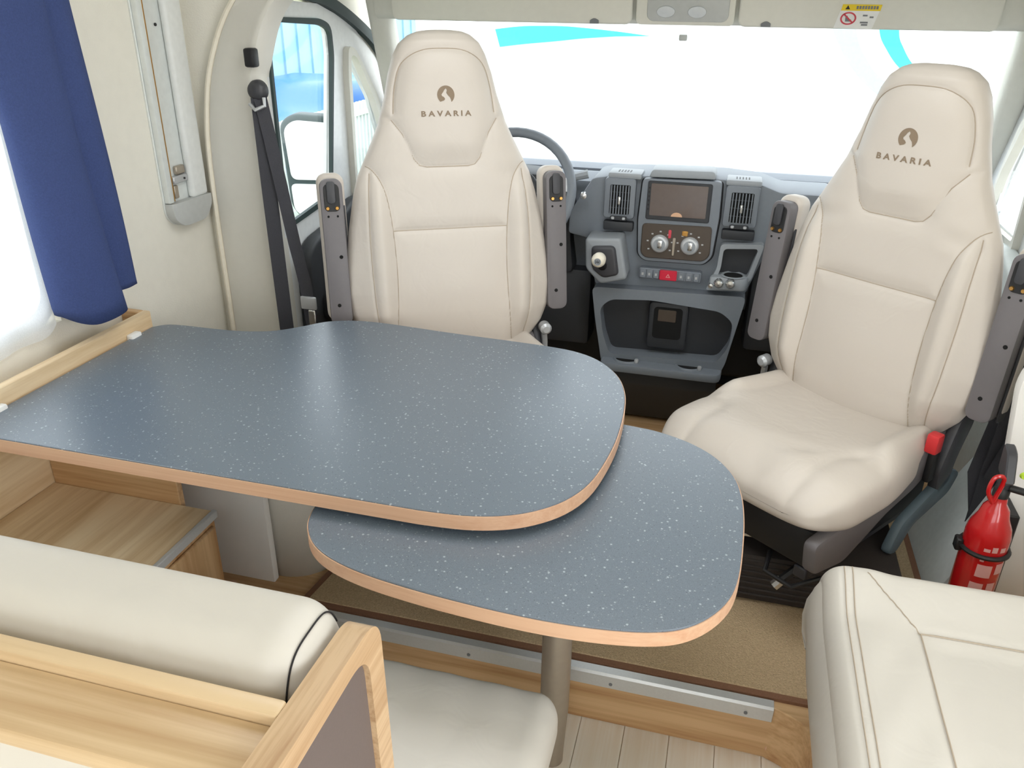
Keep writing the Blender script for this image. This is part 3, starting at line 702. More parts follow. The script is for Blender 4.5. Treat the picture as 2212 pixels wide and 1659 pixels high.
def make_seat(label, loc, ang, rec, zj, bs=1):
    root = thing('captain_seat', label, 'seat', loc, math.radians(ang), 'swivel cab seats')
    r = math.radians(rec)
    T = Matrix.Translation((0, 0, zj)) @ Matrix.Rotation(-r, 4, 'X')   # local (u, -n, v) -> seat frame
    # ---- backrest
    nr, nf, nb = 170, 120, 40
    vv = np.concatenate([np.linspace(-0.055, 0.79, nr), 0.79 + 0.0385 * np.sin(np.linspace(0.05, 1, 14) * PI / 2)])
    q = np.linspace(-1, 1, nf); sF = np.sign(q) * np.sin(np.abs(q) * PI / 2) ** 0.9
    qb = np.linspace(1, -1, nb)[1:-1]; sB = np.sin(qb * PI / 2)
    UF = outline_w(vv)[:, None] * sF[None, :]; VF = np.repeat(vv[:, None], nf, 1)
    NF = back_front(UF, VF)
    UB = outline_w(vv)[:, None] * sB[None, :]; VB = np.repeat(vv[:, None], len(sB), 1)
    tb_ = np.interp(vv, OV, TF) * 1.25
    NBk = -tb_[:, None] * (1 - np.abs(sB)[None, :] ** 3) ** 0.5
    U = np.concatenate([UF, UB], 1); V_ = np.concatenate([VF, VB], 1); NN = np.concatenate([NF, NBk], 1)
    n = U.shape[1]; vs = [T @ Vector((U[i, j], -NN[i, j], V_[i, j])) for i in range(len(vv)) for j in range(n)]
    fs = [(i * n + j, i * n + (j + 1) % n, (i + 1) * n + (j + 1) % n, (i + 1) * n + j) for i in range(len(vv) - 1) for j in range(n)]
    fs += [tuple(range(n))[::-1], tuple((len(vv) - 1) * n + j for j in range(n))]
    back = MB().add(vs, fs).build('backrest', 'leather', root, world=False, smooth=75, label='cream leather backrest with stitched panels')
    for p in SEAMS:
        pp = cat(p, 3) if len(p) < 12 else p
        if p is S_mid: pp = [(a, 0.328) for a in np.linspace(-0.154, 0.154, 24)]
        pp = [a for a in pp if abs(a[0]) < outline_w(a[1]) * 0.985]
        MB().tube(conform(pp, T, 0.0012), 0.0012, 5).build('seam', 'seam', back, world=False)
    MB().add(conform([(0.001 + a * 0.0225, 0.668 + b * 0.0225) for a, b in EMBV], T, 0.0009), EMBF).build('emblem', 'logo', back, world=False, label='round taupe embroidered emblem', smooth=0)
    for k_, ch in enumerate('BAVARIA'):
        gx = (-0.0585, -0.0380, -0.0165, 0.0045, 0.0262, 0.0408, 0.0580)[k_]
        gv, gf = GLYPH[ch]
        cx_ = (min(a for a, b in gv) + max(a for a, b in gv)) / 2; cy_ = (min(b for a, b in gv) + max(b for a, b in gv)) / 2
        MB().add(conform([(gx + a - cx_, 0.6225 + b - cy_) for a, b in gv], T, 0.0009), gf).build('letter', 'logo', back, world=False, smooth=0)
    for sg in (-1, 1): armrest(root, sg, T)
    # ---- cushion
    nd, na = 90, 120
    tt = np.linspace(-1, 1, nd); dd = 0.255 + 0.285 * np.sign(tt) * np.sin(np.abs(tt) * PI / 2) ** 0.85
    e = (1 - np.abs((dd - 0.255) / 0.285) ** 5.0).clip(0, 1) ** 0.36
    e = np.maximum(e, 0.02)
    wv_ = (0.232 + 0.030 * sstep(0.05, 0.30, dd) - 0.02 * sstep(0.42, 0.56, dd)) * (0.72 + 0.28 * e)
    zt_ = zj + 0.012 + 0.018 * sstep(0.10, 0.38, dd) - 0.030 * sstep(0.44, 0.55, dd)
    zb_ = zj - 0.125 + 0.02 * sstep(0.40, 0.55, dd)
    th = np.linspace(0, 2 * PI, na, endpoint=False)
    cu_ = np.sign(np.cos(th)) * np.abs(np.cos(th)) ** 0.5; sz = np.sign(np.sin(th)) * np.abs(np.sin(th)) ** 0.6
    Uc = wv_[:, None] * cu_[None, :]; Dc = np.repeat(dd[:, None], na, 1)
    zc = (zt_ + zb_) / 2; hz = (zt_ - zb_) / 2 * e
    Zc = zc[:, None] + hz[:, None] * sz[None, :]
    top = sstep(-0.2, 0.7, sz)[None, :] * np.ones_like(Uc)
    cs = [cat([(sg * 0.20, 0.30), (sg * 0.165, 0.36), (sg * 0.155, 0.46), (sg * 0.150, 0.55)], 6) for sg in (-1, 1)] + [cat([(sg * 0.10, 0.385), (sg * 0.06, 0.44), (sg * 0.05, 0.55)], 6) for sg in (1,)] \
        + [cat([(sg * 0.165, 0.0), (sg * 0.170, 0.15), (sg * 0.185, 0.26), (sg * 0.235, 0.31)], 6) for sg in (-1, 1)]
    DD = np.full(Uc.shape, 9.0)
    for p in cs: DD = np.minimum(DD, seg_dist(Uc, Dc, p))
    Zc = Zc + top * (0.034 * np.exp(-((np.abs(Uc) - 0.215) / 0.045) ** 2) * (1 - sstep(0.24, 0.34, Dc)) * sstep(-0.02, 0.06, Dc)
                     - 0.012 * np.exp(-(Uc / 0.12) ** 2) * (1 - sstep(0.30, 0.42, Dc)) + 0.005 * (1 - np.exp(-(DD / 0.02) ** 2)) - 0.003 * np.exp(-(DD / 0.005) ** 2))
    vs = [(Uc[i, j], -Dc[i, j] + 0.03, Zc[i, j]) for i in range(nd) for j in range(na)]
    fs = [(i * na + j, i * na + (j + 1) % na, (i + 1) * na + (j + 1) % na, (i + 1) * na + j) for i in range(nd - 1) for j in range(na)]
    fs += [tuple(range(na))[::-1], tuple((nd - 1) * na + j for j in range(na))]
    cush = MB().add(vs, fs).build('seat_cushion', 'leather', root, world=False, smooth=75, label='plump cream leather seat cushion')
    # ---- side shields, recliner brackets, rails, swivel and box
    side = rpoly([(-0.50, zj - 0.10), (-0.485, zj - 0.185), (-0.36, zj - 0.205), (-0.20, zj - 0.14), (-0.08, zj - 0.115), (0.03, zj - 0.06), (0.05, zj + 0.01), (0.0, zj + 0.02), (-0.12, zj - 0.04), (-0.30, zj - 0.085)], 0.02, 4)
    rec_arm = rpoly([(0.02, zj + 0.055), (0.085, zj + 0.075), (0.10, zj + 0.03), (0.05, zj - 0.07), (0.045, zj - 0.13), (-0.02, zj - 0.15), (-0.03, zj - 0.08), (-0.01, zj - 0.02)], 0.02, 4)
    low_arm = rpoly([(0.10, zj - 0.12), (0.06, zj - 0.17), (-0.10, zj - 0.20), (-0.16, zj - 0.26), (-0.20, zj - 0.245), (-0.16, zj - 0.17), (-0.02, zj - 0.125), (0.04, zj - 0.09)], 0.02, 4)
    for sg in (-1, 1):
        a, b = sorted((sg * 0.205, sg * 0.238))
        MB().prism(side, 'yz', a, b, 0.008, 2).build('side_shield', 'armgrey', root, world=False)
        a, b = sorted((sg * 0.238, sg * 0.264))
        MB().prism(rec_arm, 'yz', a, b, 0.008, 2).build('recliner_cover', 'armdark', root, world=False)
        MB().prism(low_arm, 'yz', a, b, 0.008, 2).build('belt_bracket', 'greenblue', root, world=False)
    st = MB().box((bs * 0.246 - 0.009, -0.062, zj - 0.10), (bs * 0.246 + 0.009, -0.030, zj - 0.01), 0.006, 2).build('buckle_stalk', 'black', root, world=False)
    MB().box((bs * 0.246 - 0.015, -0.078, zj - 0.015), (bs * 0.246 + 0.015, -0.045, zj + 0.035), 0.006, 2).build('buckle', 'redbuckle', st, world=False, label='red seat belt buckle button')
    st2 = MB().tube([(-0.275 * bs, 0.0, zj - 0.10), (-0.272 * bs, -0.01, zj - 0.02), (-0.268 * bs, -0.015, zj + 0.01)], 0.009, 8).build('adjuster_stalk', 'silver', root, world=False)
    MB().lathe([(0, 0.022), (0.010, 0.022), (0.017, 0.015), (0.017, -0.01), (0, -0.012)], (-0.268 * bs, -0.018, zj + 0.030), 18, 'y').build('adjuster_knob', 'silver', st2, world=False)
    zs = zj - 0.20
    MB().box((-0.22, -0.46, zs), (0.22, 0.02, zs + 0.10), 0.01, 2).build('pan_frame', 'black', root, world=False)
    for sg in (-1, 1):
        MB().box((sg * 0.19 - 0.016, -0.46, zs - 0.03), (sg * 0.19 + 0.016, 0.06, zs - 0.001), 0.003, 1).build('slide_rail', 'armdark', root, world=False)
    MB().tube([(0.10, -0.44, zs - 0.02), (0.13, -0.50, zs - 0.03), (0.20, -0.50, zs - 0.03), (0.23, -0.43, zs - 0.02)], 0.006, 8).build('slide_handle', 'black', root, world=False)
    MB().lathe([(0, zs - 0.031), (0.19, zs - 0.031), (0.19, zs - 0.055), (0, zs - 0.055)], (0, -0.2, 0), 40).build('swivel_plate', 'armdark', root, world=False)
    return root
SD = make_seat('cream leather driver seat turned towards the table, in front of the steering wheel', (-0.715, 2.045, CAB), 29, 9.5, 0.60 - CAB, -1)
SP = make_seat('cream leather passenger seat with visible seat cushion, beside the red fire extinguisher', (0.382, 2.07, CAB), -37, 5, 0.550 - CAB)

# seat boxes bolted to the cab floor: parts of the seats
def seat_box(root, x0, x1, y0, y1, z1):
    b = MB().box((x0, y0, CAB + 0.012), (x1, y1, z1), 0.012, 2).build('seat_box', 'darkmat', root, label='dark ribbed seat box')
    for i in range(7):
        z = CAB + 0.03 + i * (z1 - CAB - 0.05) / 6
        MB().box((x0 + 0.01, y0 - 0.004, z), (x1 - 0.01, y0 + 0.004, z + 0.008), 0.003, 1).build('rib', 'darkmat', b)
seat_box(SD, -0.93, -0.50, 1.70, 2.2, 0.345)
seat_box(SP, 0.10, 0.50, 1.675, 2.25, 0.300)
MB().tube([(0.225, 1.625, 0.275), (0.262, 1.635, 0.315), (0.40, 1.72, 0.40)], 0.011, 8).build('release_lever', 'black', SP)
MB().tube([(0.214, 1.62, 0.262), (0.230, 1.626, 0.28)], 0.0125, 8).build('lever_tip', 'chrome', SP)
MB().box((0.08, 1.70, 0.330), (0.25, 1.712, 0.342), 0.003, 1).build('chrome_rail', 'chrome', SP)

# ================================================================== SEAT BELTS
sbL = thing('seat_belt', 'black seat belt hanging from the pillar left of the driver seat', 'seat belt', (-1.23, 2.02, CAB))
MB().box((-1.262, 2.005, 1.325), (-1.232, 2.035, 1.372), 0.006, 2).build('height_adjuster', 'black', sbL)
MB().lathe([(0, 0.016), (0.014, 0.016), (0.023, 0.01), (0.027, 0.0), (0.027, -0.012), (0, -0.012)], (-1.238, 2.015, 1.268), 22, 'y').build('anchor_cover', 'armdark', sbL)
MB().tube([(-1.255, 2.0, 1.235), (-1.235, 1.99, 1.222), (-1.212, 2.0, 1.232), (-1.215, 2.005, 1.252)], 0.005, 6).build('guide_loop', 'silver', sbL)
MB().ribbon([(-1.235, 2.012, 1.25), (-1.232, 2.008, 1.0), (-1.226, 2.006, 0.62), (-1.222, 2.006, 0.22)], 0.040, 0.003, (0.85, 0.5, 0)).build('strap', 'strap', sbL)
MB().ribbon([(-1.228, 2.010, 1.25), (-1.200, 2.012, 1.05), (-1.175, 2.014, 0.86), (-1.155, 2.016, 0.74), (-1.14, 2.02, 0.5)], 0.034, 0.003, (0.85, 0.5, 0)).build('strap', 'strap', sbL)
tg = MB().box((-1.168, 1.998, 0.668), (-1.118, 2.008, 0.708), 0.008, 2).build('tongue', 'silver', sbL)
MB().box((-1.145, 1.996, 0.615), (-1.122, 2.002, 0.668), 0.003, 1).build('tongue_blade', 'chrome', tg)
sbR = thing('seat_belt', 'black seat belt crossing behind the red fire extinguisher', 'seat belt', (0.70, 1.95, CAB))
MB().ribbon([(0.80, 2.02, 1.20), (0.735, 1.97, 0.90), (0.712, 1.95, 0.64), (0.700, 1.94, 0.47), (0.695, 1.93, 0.30)], 0.05, 0.003, (1, 0.3, 0)).build('strap', 'strap', sbR)
MB().ribbon([(0.71, 2.04, 0.63), (0.70, 1.98, 0.575), (0.672, 1.94, 0.46), (0.70, 1.93, 0.34)], 0.045, 0.003, (1, 0.2, 0.3)).build('strap', 'strap', sbR)
MB().ribbon([(0.86, 1.99, 0.86), (0.76, 1.955, 0.66), (0.705, 1.93, 0.45)], 0.047, 0.003, (1, 0.2, 0)).build('strap', 'strap', sbR)
t2 = MB().box((0.70, 1.92, 0.72), (0.75, 1.93, 0.755), 0.006, 2).build('tongue', 'silver', sbR)

# ================================================================== FIRE EXTINGUISHER
fx, fy, fz = 0.630, 1.660, 0.185
fe = thing('fire_extinguisher', 'small red fire extinguisher strapped upright beside the passenger seat', 'extinguisher', (fx, fy, fz))
RB = 0.0445
bd = MB().lathe([(0, 0), (RB - 0.006, 0), (RB, 0.008), (RB, 0.285), (RB - 0.004, 0.305), (RB - 0.014, 0.328), (0.026, 0.348), (0.017, 0.362), (0.015, 0.378), (0, 0.378)], (fx, fy, fz), 36).build('cylinder', 'redpaint', fe)
MB().lathe([(0, 0.378), (0.016, 0.378), (0.016, 0.396), (0.011, 0.402), (0, 0.402)], (fx, fy, fz), 20).build('valve', 'black', fe)
MB().box((fx - 0.012, fy - 0.012, fz + 0.398), (fx + 0.012, fy + 0.012, fz + 0.425), 0.004, 2).build('valve_head', 'armdark', fe)
MB().prism(rpoly([(-0.03 + fy, fz + 0.418), (fy + 0.03, fz + 0.425), (fy + 0.035, fz + 0.49), (fy - 0.0, fz + 0.48)], 0.012, 3), 'yz', fx - 0.010, fx + 0.010, 0.003, 1).build('lever', 'armdark', fe)
MB().tube(cat([(fx - 0.018, fy - 0.02, fz + 0.37), (fx - 0.034, fy - 0.028, fz + 0.40), (fx - 0.031, fy - 0.028, fz + 0.432), (fx - 0.016, fy - 0.026, fz + 0.438), (fx - 0.010, fy - 0.022, fz + 0.42), (fx - 0.018, fy - 0.02, fz + 0.37)], 5), 0.0045, 8).build('carry_loop', 'redpaint', fe)
MB().tube([(fx + 0.01, fy - 0.01, fz + 0.405), (fx + 0.055, fy - 0.028, fz + 0.405)], 0.008, 10).build('nozzle', 'black', fe)
MB().lathe([(0, 0.006), (0.006, 0.006), (0.008, 0), (0, -0.004)], (fx + 0.026, fy - 0.013, fz + 0.44), 14, 'y').build('seal_tag', 'lime', fe)
def cyl_patch(a0, a1, z0, z1, r, name, mat, parent):
    rows = [[(fx + r * math.cos(a), fy + r * math.sin(a), fz + z) for a in np.linspace(math.radians(a0), math.radians(a1), 14)] for z in (z0, z1)]
    return MB().grid(rows).build(name, mat, parent, smooth=60)
# (front of the cylinder towards the camera is about -110 degrees)
for a0, a1, z0, z1, mt in ((-112, -74, 0.196, 0.228, 'pinkprint'), (-64, -36, 0.205, 0.232, 'pinkprint'), (-118, -84, 0.130, 0.180, 'pinkprint'), (-74, -50, 0.140, 0.182, 'pinkprint'),
                           (-108, -92, 0.262, 0.270, 'pinkprint'), (-88, -74, 0.262, 0.276, 'pinkprint'), (-66, -50, 0.262, 0.274, 'pinkprint'), (-110, -100, 0.236, 0.240, 'pinkprint')):
    cyl_patch(a0, a1, z0, z1, RB + 0.0006, 'label_print', mt, bd)
MB().tube([(fx + (RB + 0.003) * math.cos(a), fy + (RB + 0.003) * math.sin(a), fz + 0.248) for a in np.linspace(0, 2 * PI, 33)[:-1]], 0.0055, 8, closed=True).build('strap', 'black', fe)
MB().box((fx - RB - 0.014, fy - 0.012, fz + 0.233), (fx - RB + 0.0, fy + 0.012, fz + 0.263), 0.003, 1).build('strap_clip', 'black', fe)
MB().box((fx + 0.035, fy + 0.022, fz - 0.005), (fx + 0.060, fy + 0.105, fz + 0.32), 0.003, 1).build('wall_bracket', 'black', fe)
MB().box((fx - 0.05, fy - 0.05, fz - 0.012), (fx + 0.05, fy + 0.105, fz - 0.001), 0.003, 1).build('bracket_foot', 'black', fe)

# ================================================================== DINETTE BENCH (seen from behind)
dbn = thing('dinette_bench', 'cream dinette bench seen from behind with oak rail and dark end panel', 'bench', (-0.8, 0.6, 0.0))
EX = -0.268
prof_o = rpoly([(0.325, 0.0), (0.325, 0.988), (0.540, 0.978), (0.580, 0.0)], [0.0, 0.012, 0.035, 0.0], 8)
prof_o = [(a, b) for a, b in prof_o]
inn = rpoly([(0.352, 0.02), (0.352, 0.960), (0.512, 0.958), (0.552, 0.02)], [0.01, 0.03, 0.035, 0.01], 8)
ep = MB().prism(prof_o, 'yz', EX - 0.026, EX, holes=(inn,)).build('end_frame', 'woodpaley', dbn, label='oak end frame', smooth=30)
MB().prism(offset_in(inn, -0.001), 'yz', EX - 0.022, EX - 0.006).build('end_panel', 'darkpanel', dbn, label='brown-grey end panel', smooth=0)
rl = MB().box((-1.44, 0.340, 0.955), (EX - 0.0262, 0.400, 0.975), 0.003, 2).build('rear_rail', 'woodpale', dbn, label='oak rail')
MB().box((-1.44, 0.400, 0.950), (EX - 0.0262, 0.418, 0.986), 0.003, 2).build('rail_lip', 'woodpale', rl)
MB().box((-1.44, 0.352, 0.02), (EX - 0.0262, 0.366, 0.9548), 0.001, 1).build('back_panel', 'backpanel', dbn, label='off-white back panel')
MB().box((-1.44, 0.43, 0.02), (-0.36, 0.93, 0.36), 0.004, 1).build('seat_base', 'woodx', dbn)
def pillow(x0, x1, y0, y1, z0, z1, p=6.0, bulge=0.01, nx=110, ny=50, wr=0.0):
    """closed cushion: superellipsoid-like box with soft bulge"""
    th = np.linspace(0, 2 * PI, ny * 2, endpoint=False)
    cy = np.sign(np.cos(th)) * np.abs(np.cos(th)) ** (2 / p); cz = np.sign(np.sin(th)) * np.abs(np.sin(th)) ** (2 / p)
    t = np.linspace(-1, 1, nx); sx_ = np.sign(t) * np.sin(np.abs(t) * PI / 2) ** 0.8
    d = (1 - np.abs(sx_)) * (x1 - x0) / 2; rd = 0.04
    ins = np.where(d < rd, rd - np.sqrt(np.clip(rd * rd - (rd - d) ** 2, 0, None)), 0.0) * 0.92
    e = 1 - ins / rd
    X = (x0 + x1) / 2 + (x1 - x0) / 2 * sx_[:, None] + 0 * cy[None]
    Y = (y0 + y1) / 2 + ((y1 - y0) / 2 - ins)[:, None] * cy[None]
    Z = (z0 + z1) / 2 + ((z1 - z0) / 2 - ins)[:, None] * cz[None]
    top = np.clip(cz, 0, 1)[None]
    Z = Z + bulge * top * (1 - np.abs(sx_[:, None]) ** 3) * (1 - np.abs(cy[None]) ** 3)
    if wr: Z = Z + wr * top * np.sin(X * 70 + Y * 26 + 3 * np.sin(Y * 9)) * e[:, None]
    n = len(th); vs = np.stack([X, Y, Z], -1).reshape(-1, 3).tolist()
    fs = [(i * n + j, i * n + (j + 1) % n, (i + 1) * n + (j + 1) % n, (i + 1) * n + j) for i in range(nx - 1) for j in range(n)]
    fs += [tuple(range(n))[::-1], tuple((nx - 1) * n + j for j in range(n))]
    return MB().add(vs, fs)
bc = pillow(-1.43, -0.298, 0.419, 0.56, 0.50, 1.000, 3.6, 0.0).build('back_cushion', 'leatherpale', dbn, smooth=70, label='cream backrest cushion')
sm = [(-0.311, 0.4895 + 0.062 * math.copysign(abs(math.cos(a)) ** (2 / 3.6), math.cos(a)), 0.750 + 0.2418 * abs(math.sin(a)) ** (2 / 3.6)) for a in np.linspace(0.9, PI - 0.35, 40)]
MB().tube(sm, 0.0009, 6).build('seam', 'blackseam', bc, label='black stitched seam')
pillow(-1.43, -0.165, 0.56, 0.985, 0.36, 0.462, 7, 0.012, wr=0.0012).build('seat_cushion', 'leatherpale', dbn, smooth=70, label='cream seat cushion')
# piping along the rounded front corner
MB().box((-0.38, 0.60, 0.02), (-0.36, 0.92, 0.36), 0.003, 1).build('base_side', 'woodz', dbn)

# ================================================================== SIDE BENCH on the right
sbn = thing('side_bench', 'ivory leather side bench cushion in the foreground beside the entrance', 'bench', (0.65, 0.9, CAB))
nx, ny = 90, 110
X0, X1, Y0, Y1, ZB2, ZT2 = 0.247, 1.09, 0.50, 1.362, 0.36, 0.555
xs = np.linspace(0, 1, nx); ys = np.linspace(0, 1, ny)
def edge_round(t, L, r):
    d = np.minimum(t, 1 - t) * L; return np.where(d < r, np.sqrt(np.clip(r * r - (r - d) ** 2, 0, None)) - r, 0.0)
sxs = 0.5 - 0.5 * np.cos(xs * PI); sys_ = 0.5 - 0.5 * np.cos(ys * PI)
XX, YY = np.meshgrid(X0 + 0.012 + (X1 - X0 - 0.02) * sxs, Y0 + (Y1 - Y0 - 0.005) * sys_, indexing='ij')
ZZ = ZT2 + edge_round(sxs, X1 - X0, 0.045)[:, None] + edge_round(sys_, Y1 - Y0, 0.035)[None, :]
inset = np.minimum((XX - 0.412), (1.222 - YY))            # inside the border panel
ZZ = ZZ - 0.030 * sstep(1.345, 1.215, YY) - 0.010 * sstep(-0.012, 0.03, inset) - 0.004 * sstep(0.33, 0.41, XX) + 0.004 * np.exp(-(inset / 0.02) ** 2) * 0
ZZ = ZZ - 0.0035 * np.exp(-(inset / 0.005) ** 2)
Ds = np.minimum(seg_dist(XX, YY, [(0.292, 0.5), (0.292, 1.33)]), seg_dist(XX, YY, [(0.306, 0.5), (0.306, 1.325)]))
Ds = np.minimum(Ds, seg_dist(XX, YY, [(0.412, 1.222), (0.33, 1.33)]))
ZZ = ZZ - 0.0028 * np.exp(-(Ds / 0.004) ** 2) + 0.0015 * np.sin(XX * 60 - YY * 37) * np.exp(-((XX - 0.36) / 0.05) ** 2)
m = MB(); top = np.stack([XX, YY, ZZ], -1); m.grid(top)
# skirt: bulging sides down to the base
ring = [(i, 0) for i in range(nx)] + [(nx - 1, j) for j in range(1, ny)] + [(i, ny - 1) for i in range(nx - 2, -1, -1)] + [(0, j) for j in range(ny - 2, 0, -1)]
cx_, cy_ = (X0 + X1) / 2, (Y0 + Y1) / 2
sk = []
for dz, bu in ((0, 0), (0.015, 0.007), (0.04, 0.013), (0.08, 0.015), (0.12, 0.010), (0.155, -0.004)):
    r_ = []
    for i, j in ring:
        p = top[i, j]; ox = (-1 if i == 0 else 1 if i == nx - 1 else 0); oy = (-1 if j == 0 else 1 if j == ny - 1 else 0)
        r_.append((p[0] + ox * bu, p[1] + oy * bu, (p[2] - dz) if dz else p[2]))
    r_.append(r_[0]); sk.append(r_)
m.grid(sk)
sc_ = m.build('seat_cushion', 'leatherpale', sbn, smooth=70, label='ivory leather cushion with double stitched border')
def ztop(xq, yq):
    gx_, gy_ = top[:, 0, 0], top[0, :, 1]
    i = int(np.clip(np.searchsorted(gx_, xq) - 1, 0, nx - 2)); j = int(np.clip(np.searchsorted(gy_, yq) - 1, 0, ny - 2))
    a = (xq - gx_[i]) / (gx_[i + 1] - gx_[i]); b = (yq - gy_[j]) / (gy_[j + 1] - gy_[j])
    return (1 - a) * ((1 - b) * top[i, j, 2] + b * top[i, j + 1, 2]) + a * ((1 - b) * top[i + 1, j, 2] + b * top[i + 1, j + 1, 2])
for xq in (0.292, 0.306):
    MB().tube([(xq, yq, ztop(xq, yq) + 0.0016) for yq in np.linspace(0.52, 1.335, 40)], 0.0011, 5).build('seam', 'seam', sc_)
MB().tube([(0.412, yq, ztop(0.412, yq) + 0.002) for yq in np.linspace(0.52, 1.222, 40)], 0.0013, 5).build('seam', 'seam', sc_)
MB().tube([(xq, 1.222, ztop(xq, 1.222) + 0.002) for xq in np.linspace(0.412, 1.06, 30)], 0.0013, 5).build('seam', 'seam', sc_)
MB().tube([(0.412 - 0.08 * t, 1.222 + 0.105 * t, ztop(0.412 - 0.08 * t, 1.222 + 0.105 * t) + 0.0012) for t in np.linspace(0, 1, 30)], 0.0010, 5).build('seam', 'seam', sc_)
MB().box((0.34, 0.50, CAB + 0.001), (1.09, 1.33, 0.39), 0.004, 1).build('base', 'woodz', sbn)

# ================================================================== DASHBOARD
da = DASH = thing('dashboard', 'dark grey cab dashboard with centre stack between the two seats', 'dashboard', (-0.147, 2.7, CAB))
MB().prism([(2.66, 0.60), (2.62, 0.80), (2.60, 0.90), (2.62, 0.965), (2.68, 0.985), (2.80, 0.965), (2.90, 0.945), (2.95, 0.90), (2.95, 0.55), (2.75, 0.50)], 'yz', -1.16, 0.74, 0.008, 2).build('dash_beam', 'dash', da)
MB().box((-1.15, 2.70, 0.30), (0.73, 2.95, 0.56), 0.01, 1).build('footwell_panel', 'black', da)
pod = [(-0.485, 0.88), (-0.415, 0.994), (-0.363, 1.004), (-0.255, 1.010), (-0.02, 1.014), (0.09, 1.006), (0.150, 0.985), (0.30, 0.985), (0.30, 0.80), (0.132, 0.80), (0.088, 0.66), (-0.388, 0.645), (-0.412, 0.733), (-0.420, 0.80), (-0.487, 0.812)]
MB().prism(rpoly(pod, 0.012, 3), 'xz', 2.535, 2.74, 0.008, 2).build('centre_pod', 'dash', da)
MB().prism(rpoly([(-0.487, 0.805), (-0.47, 0.90), (-0.52, 0.98), (-0.80, 1.00), (-0.86, 0.9), (-0.86, 0.68), (-0.47, 0.66)], 0.03, 4), 'xz', 2.58, 2.72, 0.015, 2).build('cluster_housing', 'dashdark', da)
MB().box((-0.86, 2.60, 0.40), (-0.41, 2.72, 0.675), 0.02, 2).build('knee_panel', 'dashdark', da)
MB().box((0.10, 2.56, 0.46), (0.72, 2.72, 0.80), 0.02, 2).build('glove_box', 'dashdark', da)
# top cap behind the screen
MB().prism(rpoly([(-0.240, 1.012), (-0.040, 1.016), (-0.046, 1.040), (-0.232, 1.036)], 0.01, 3), 'xz', 2.505, 2.60, 0.008, 2).build('top_cap', 'dashlight', da)
for x0, x1 in ((-0.365, -0.262), (-0.012, 0.092)):
    cp_ = MB().box((x0, 2.515, 1.000), (x1, 2.60, 1.018), 0.006, 2).build('vent_top', 'dashlight', da)
    for k in range(5):
        xx = x0 + 0.028 + k * 0.009
        MB().box((xx, 2.535, 1.0175), (xx + 0.004, 2.565, 1.0188)).build('demister_slot', 'black', cp_)
# centre stack frame
stack = rpoly([(-0.262, 1.006), (-0.018, 1.010), (-0.014, 0.90), (-0.022, 0.775), (-0.048, 0.748), (-0.236, 0.746), (-0.260, 0.766), (-0.268, 0.88)], 0.014, 4)
MB().prism(stack, 'xz', 2.522, 2.54, 0.003, 1).build('stack_shadow_gap', 'black', da)
stack2 = rpoly([(-0.257, 1.008), (-0.022, 1.012), (-0.019, 0.90), (-0.027, 0.780), (-0.050, 0.754), (-0.234, 0.752), (-0.255, 0.770), (-0.263, 0.88)], 0.014, 4)
MB().prism(stack2, 'xz', 2.505, 2.53, 0.004, 2).build('stack_frame', 'dash', da)
sbz = MB().prism(rrect(-0.240, -0.048, 0.886, 1.003, 0.006), 'xz', 2.500, 2.51, 0.002, 1).build('screen_bezel', 'dashdark', da)
MB().prism(rrect(-0.229, -0.060, 0.899, 0.996, 0.003), 'xz', 2.4985, 2.502).build('screen', 'screen', sbz, label='dark display screen', smooth=0)
MB().prism([(-0.146 + 0.017 * math.cos(a), 0.8995 + 0.013 * math.sin(a)) for a in np.linspace(0, PI, 12)], 'xz', 2.4978, 2.4986).build('painted_reflection', 'edge', sbz, smooth=0)  # reflection painted as a flat shape at the foot of the display
for k in range(6):
    MB().box((-0.236, 2.4985, 0.915 + k * 0.013), (-0.2315, 2.5005, 0.921 + k * 0.013)).build('side_key', 'black', sbz)
cl = MB().prism(rpoly([(-0.247, 0.872), (-0.036, 0.876), (-0.034, 0.785), (-0.052, 0.766), (-0.232, 0.764), (-0.247, 0.78)], 0.012, 4), 'xz', 2.498, 2.512, 0.003, 1).build('climate_panel', 'dashbrown', da)
for cx_ in (-0.189, -0.097):
    kb = MB().lathe([(0, 0.014), (0.021, 0.014), (0.026, 0.010), (0.028, 0.0), (0, 0.0)], (cx_, 2.498, 0.813), 28, 'y').build('climate_knob', 'silver', cl, label='silver climate dial')
    MB().lathe([(0.0, 0.0158), (0.018, 0.0158), (0.018, 0.013)], (cx_, 2.498, 0.813), 24, 'y').build('knob_face', 'dashlight', kb)
    MB().box((cx_ - 0.005, 2.474, 0.803), (cx_ + 0.009, 2.484, 0.829), 0.003, 2).build('knob_grip', 'chrome', kb)
    for k in range(7):
        a = math.radians(-30 + k * 40)
        MB().box((cx_ + 0.038 * math.cos(a) - 0.003, 2.497, 0.813 + 0.038 * math.sin(a) - 0.002), (cx_ + 0.038 * math.cos(a) + 0.003, 2.4985, 0.813 + 0.038 * math.sin(a) + 0.002)).build('scale_mark', 'silver', cl)
MB().box((-0.150, 2.494, 0.778), (-0.141, 2.499, 0.835), 0.002, 1).build('slider', 'legmetal', cl)
MB().box((-0.124, 2.495, 0.842), (-0.106, 2.499, 0.858), 0.002, 1).build('panel_key', 'brass', cl)
MB().box((-0.165, 2.495, 0.832), (-0.156, 2.499, 0.858), 0.002, 1).build('panel_key', 'ringred', cl)
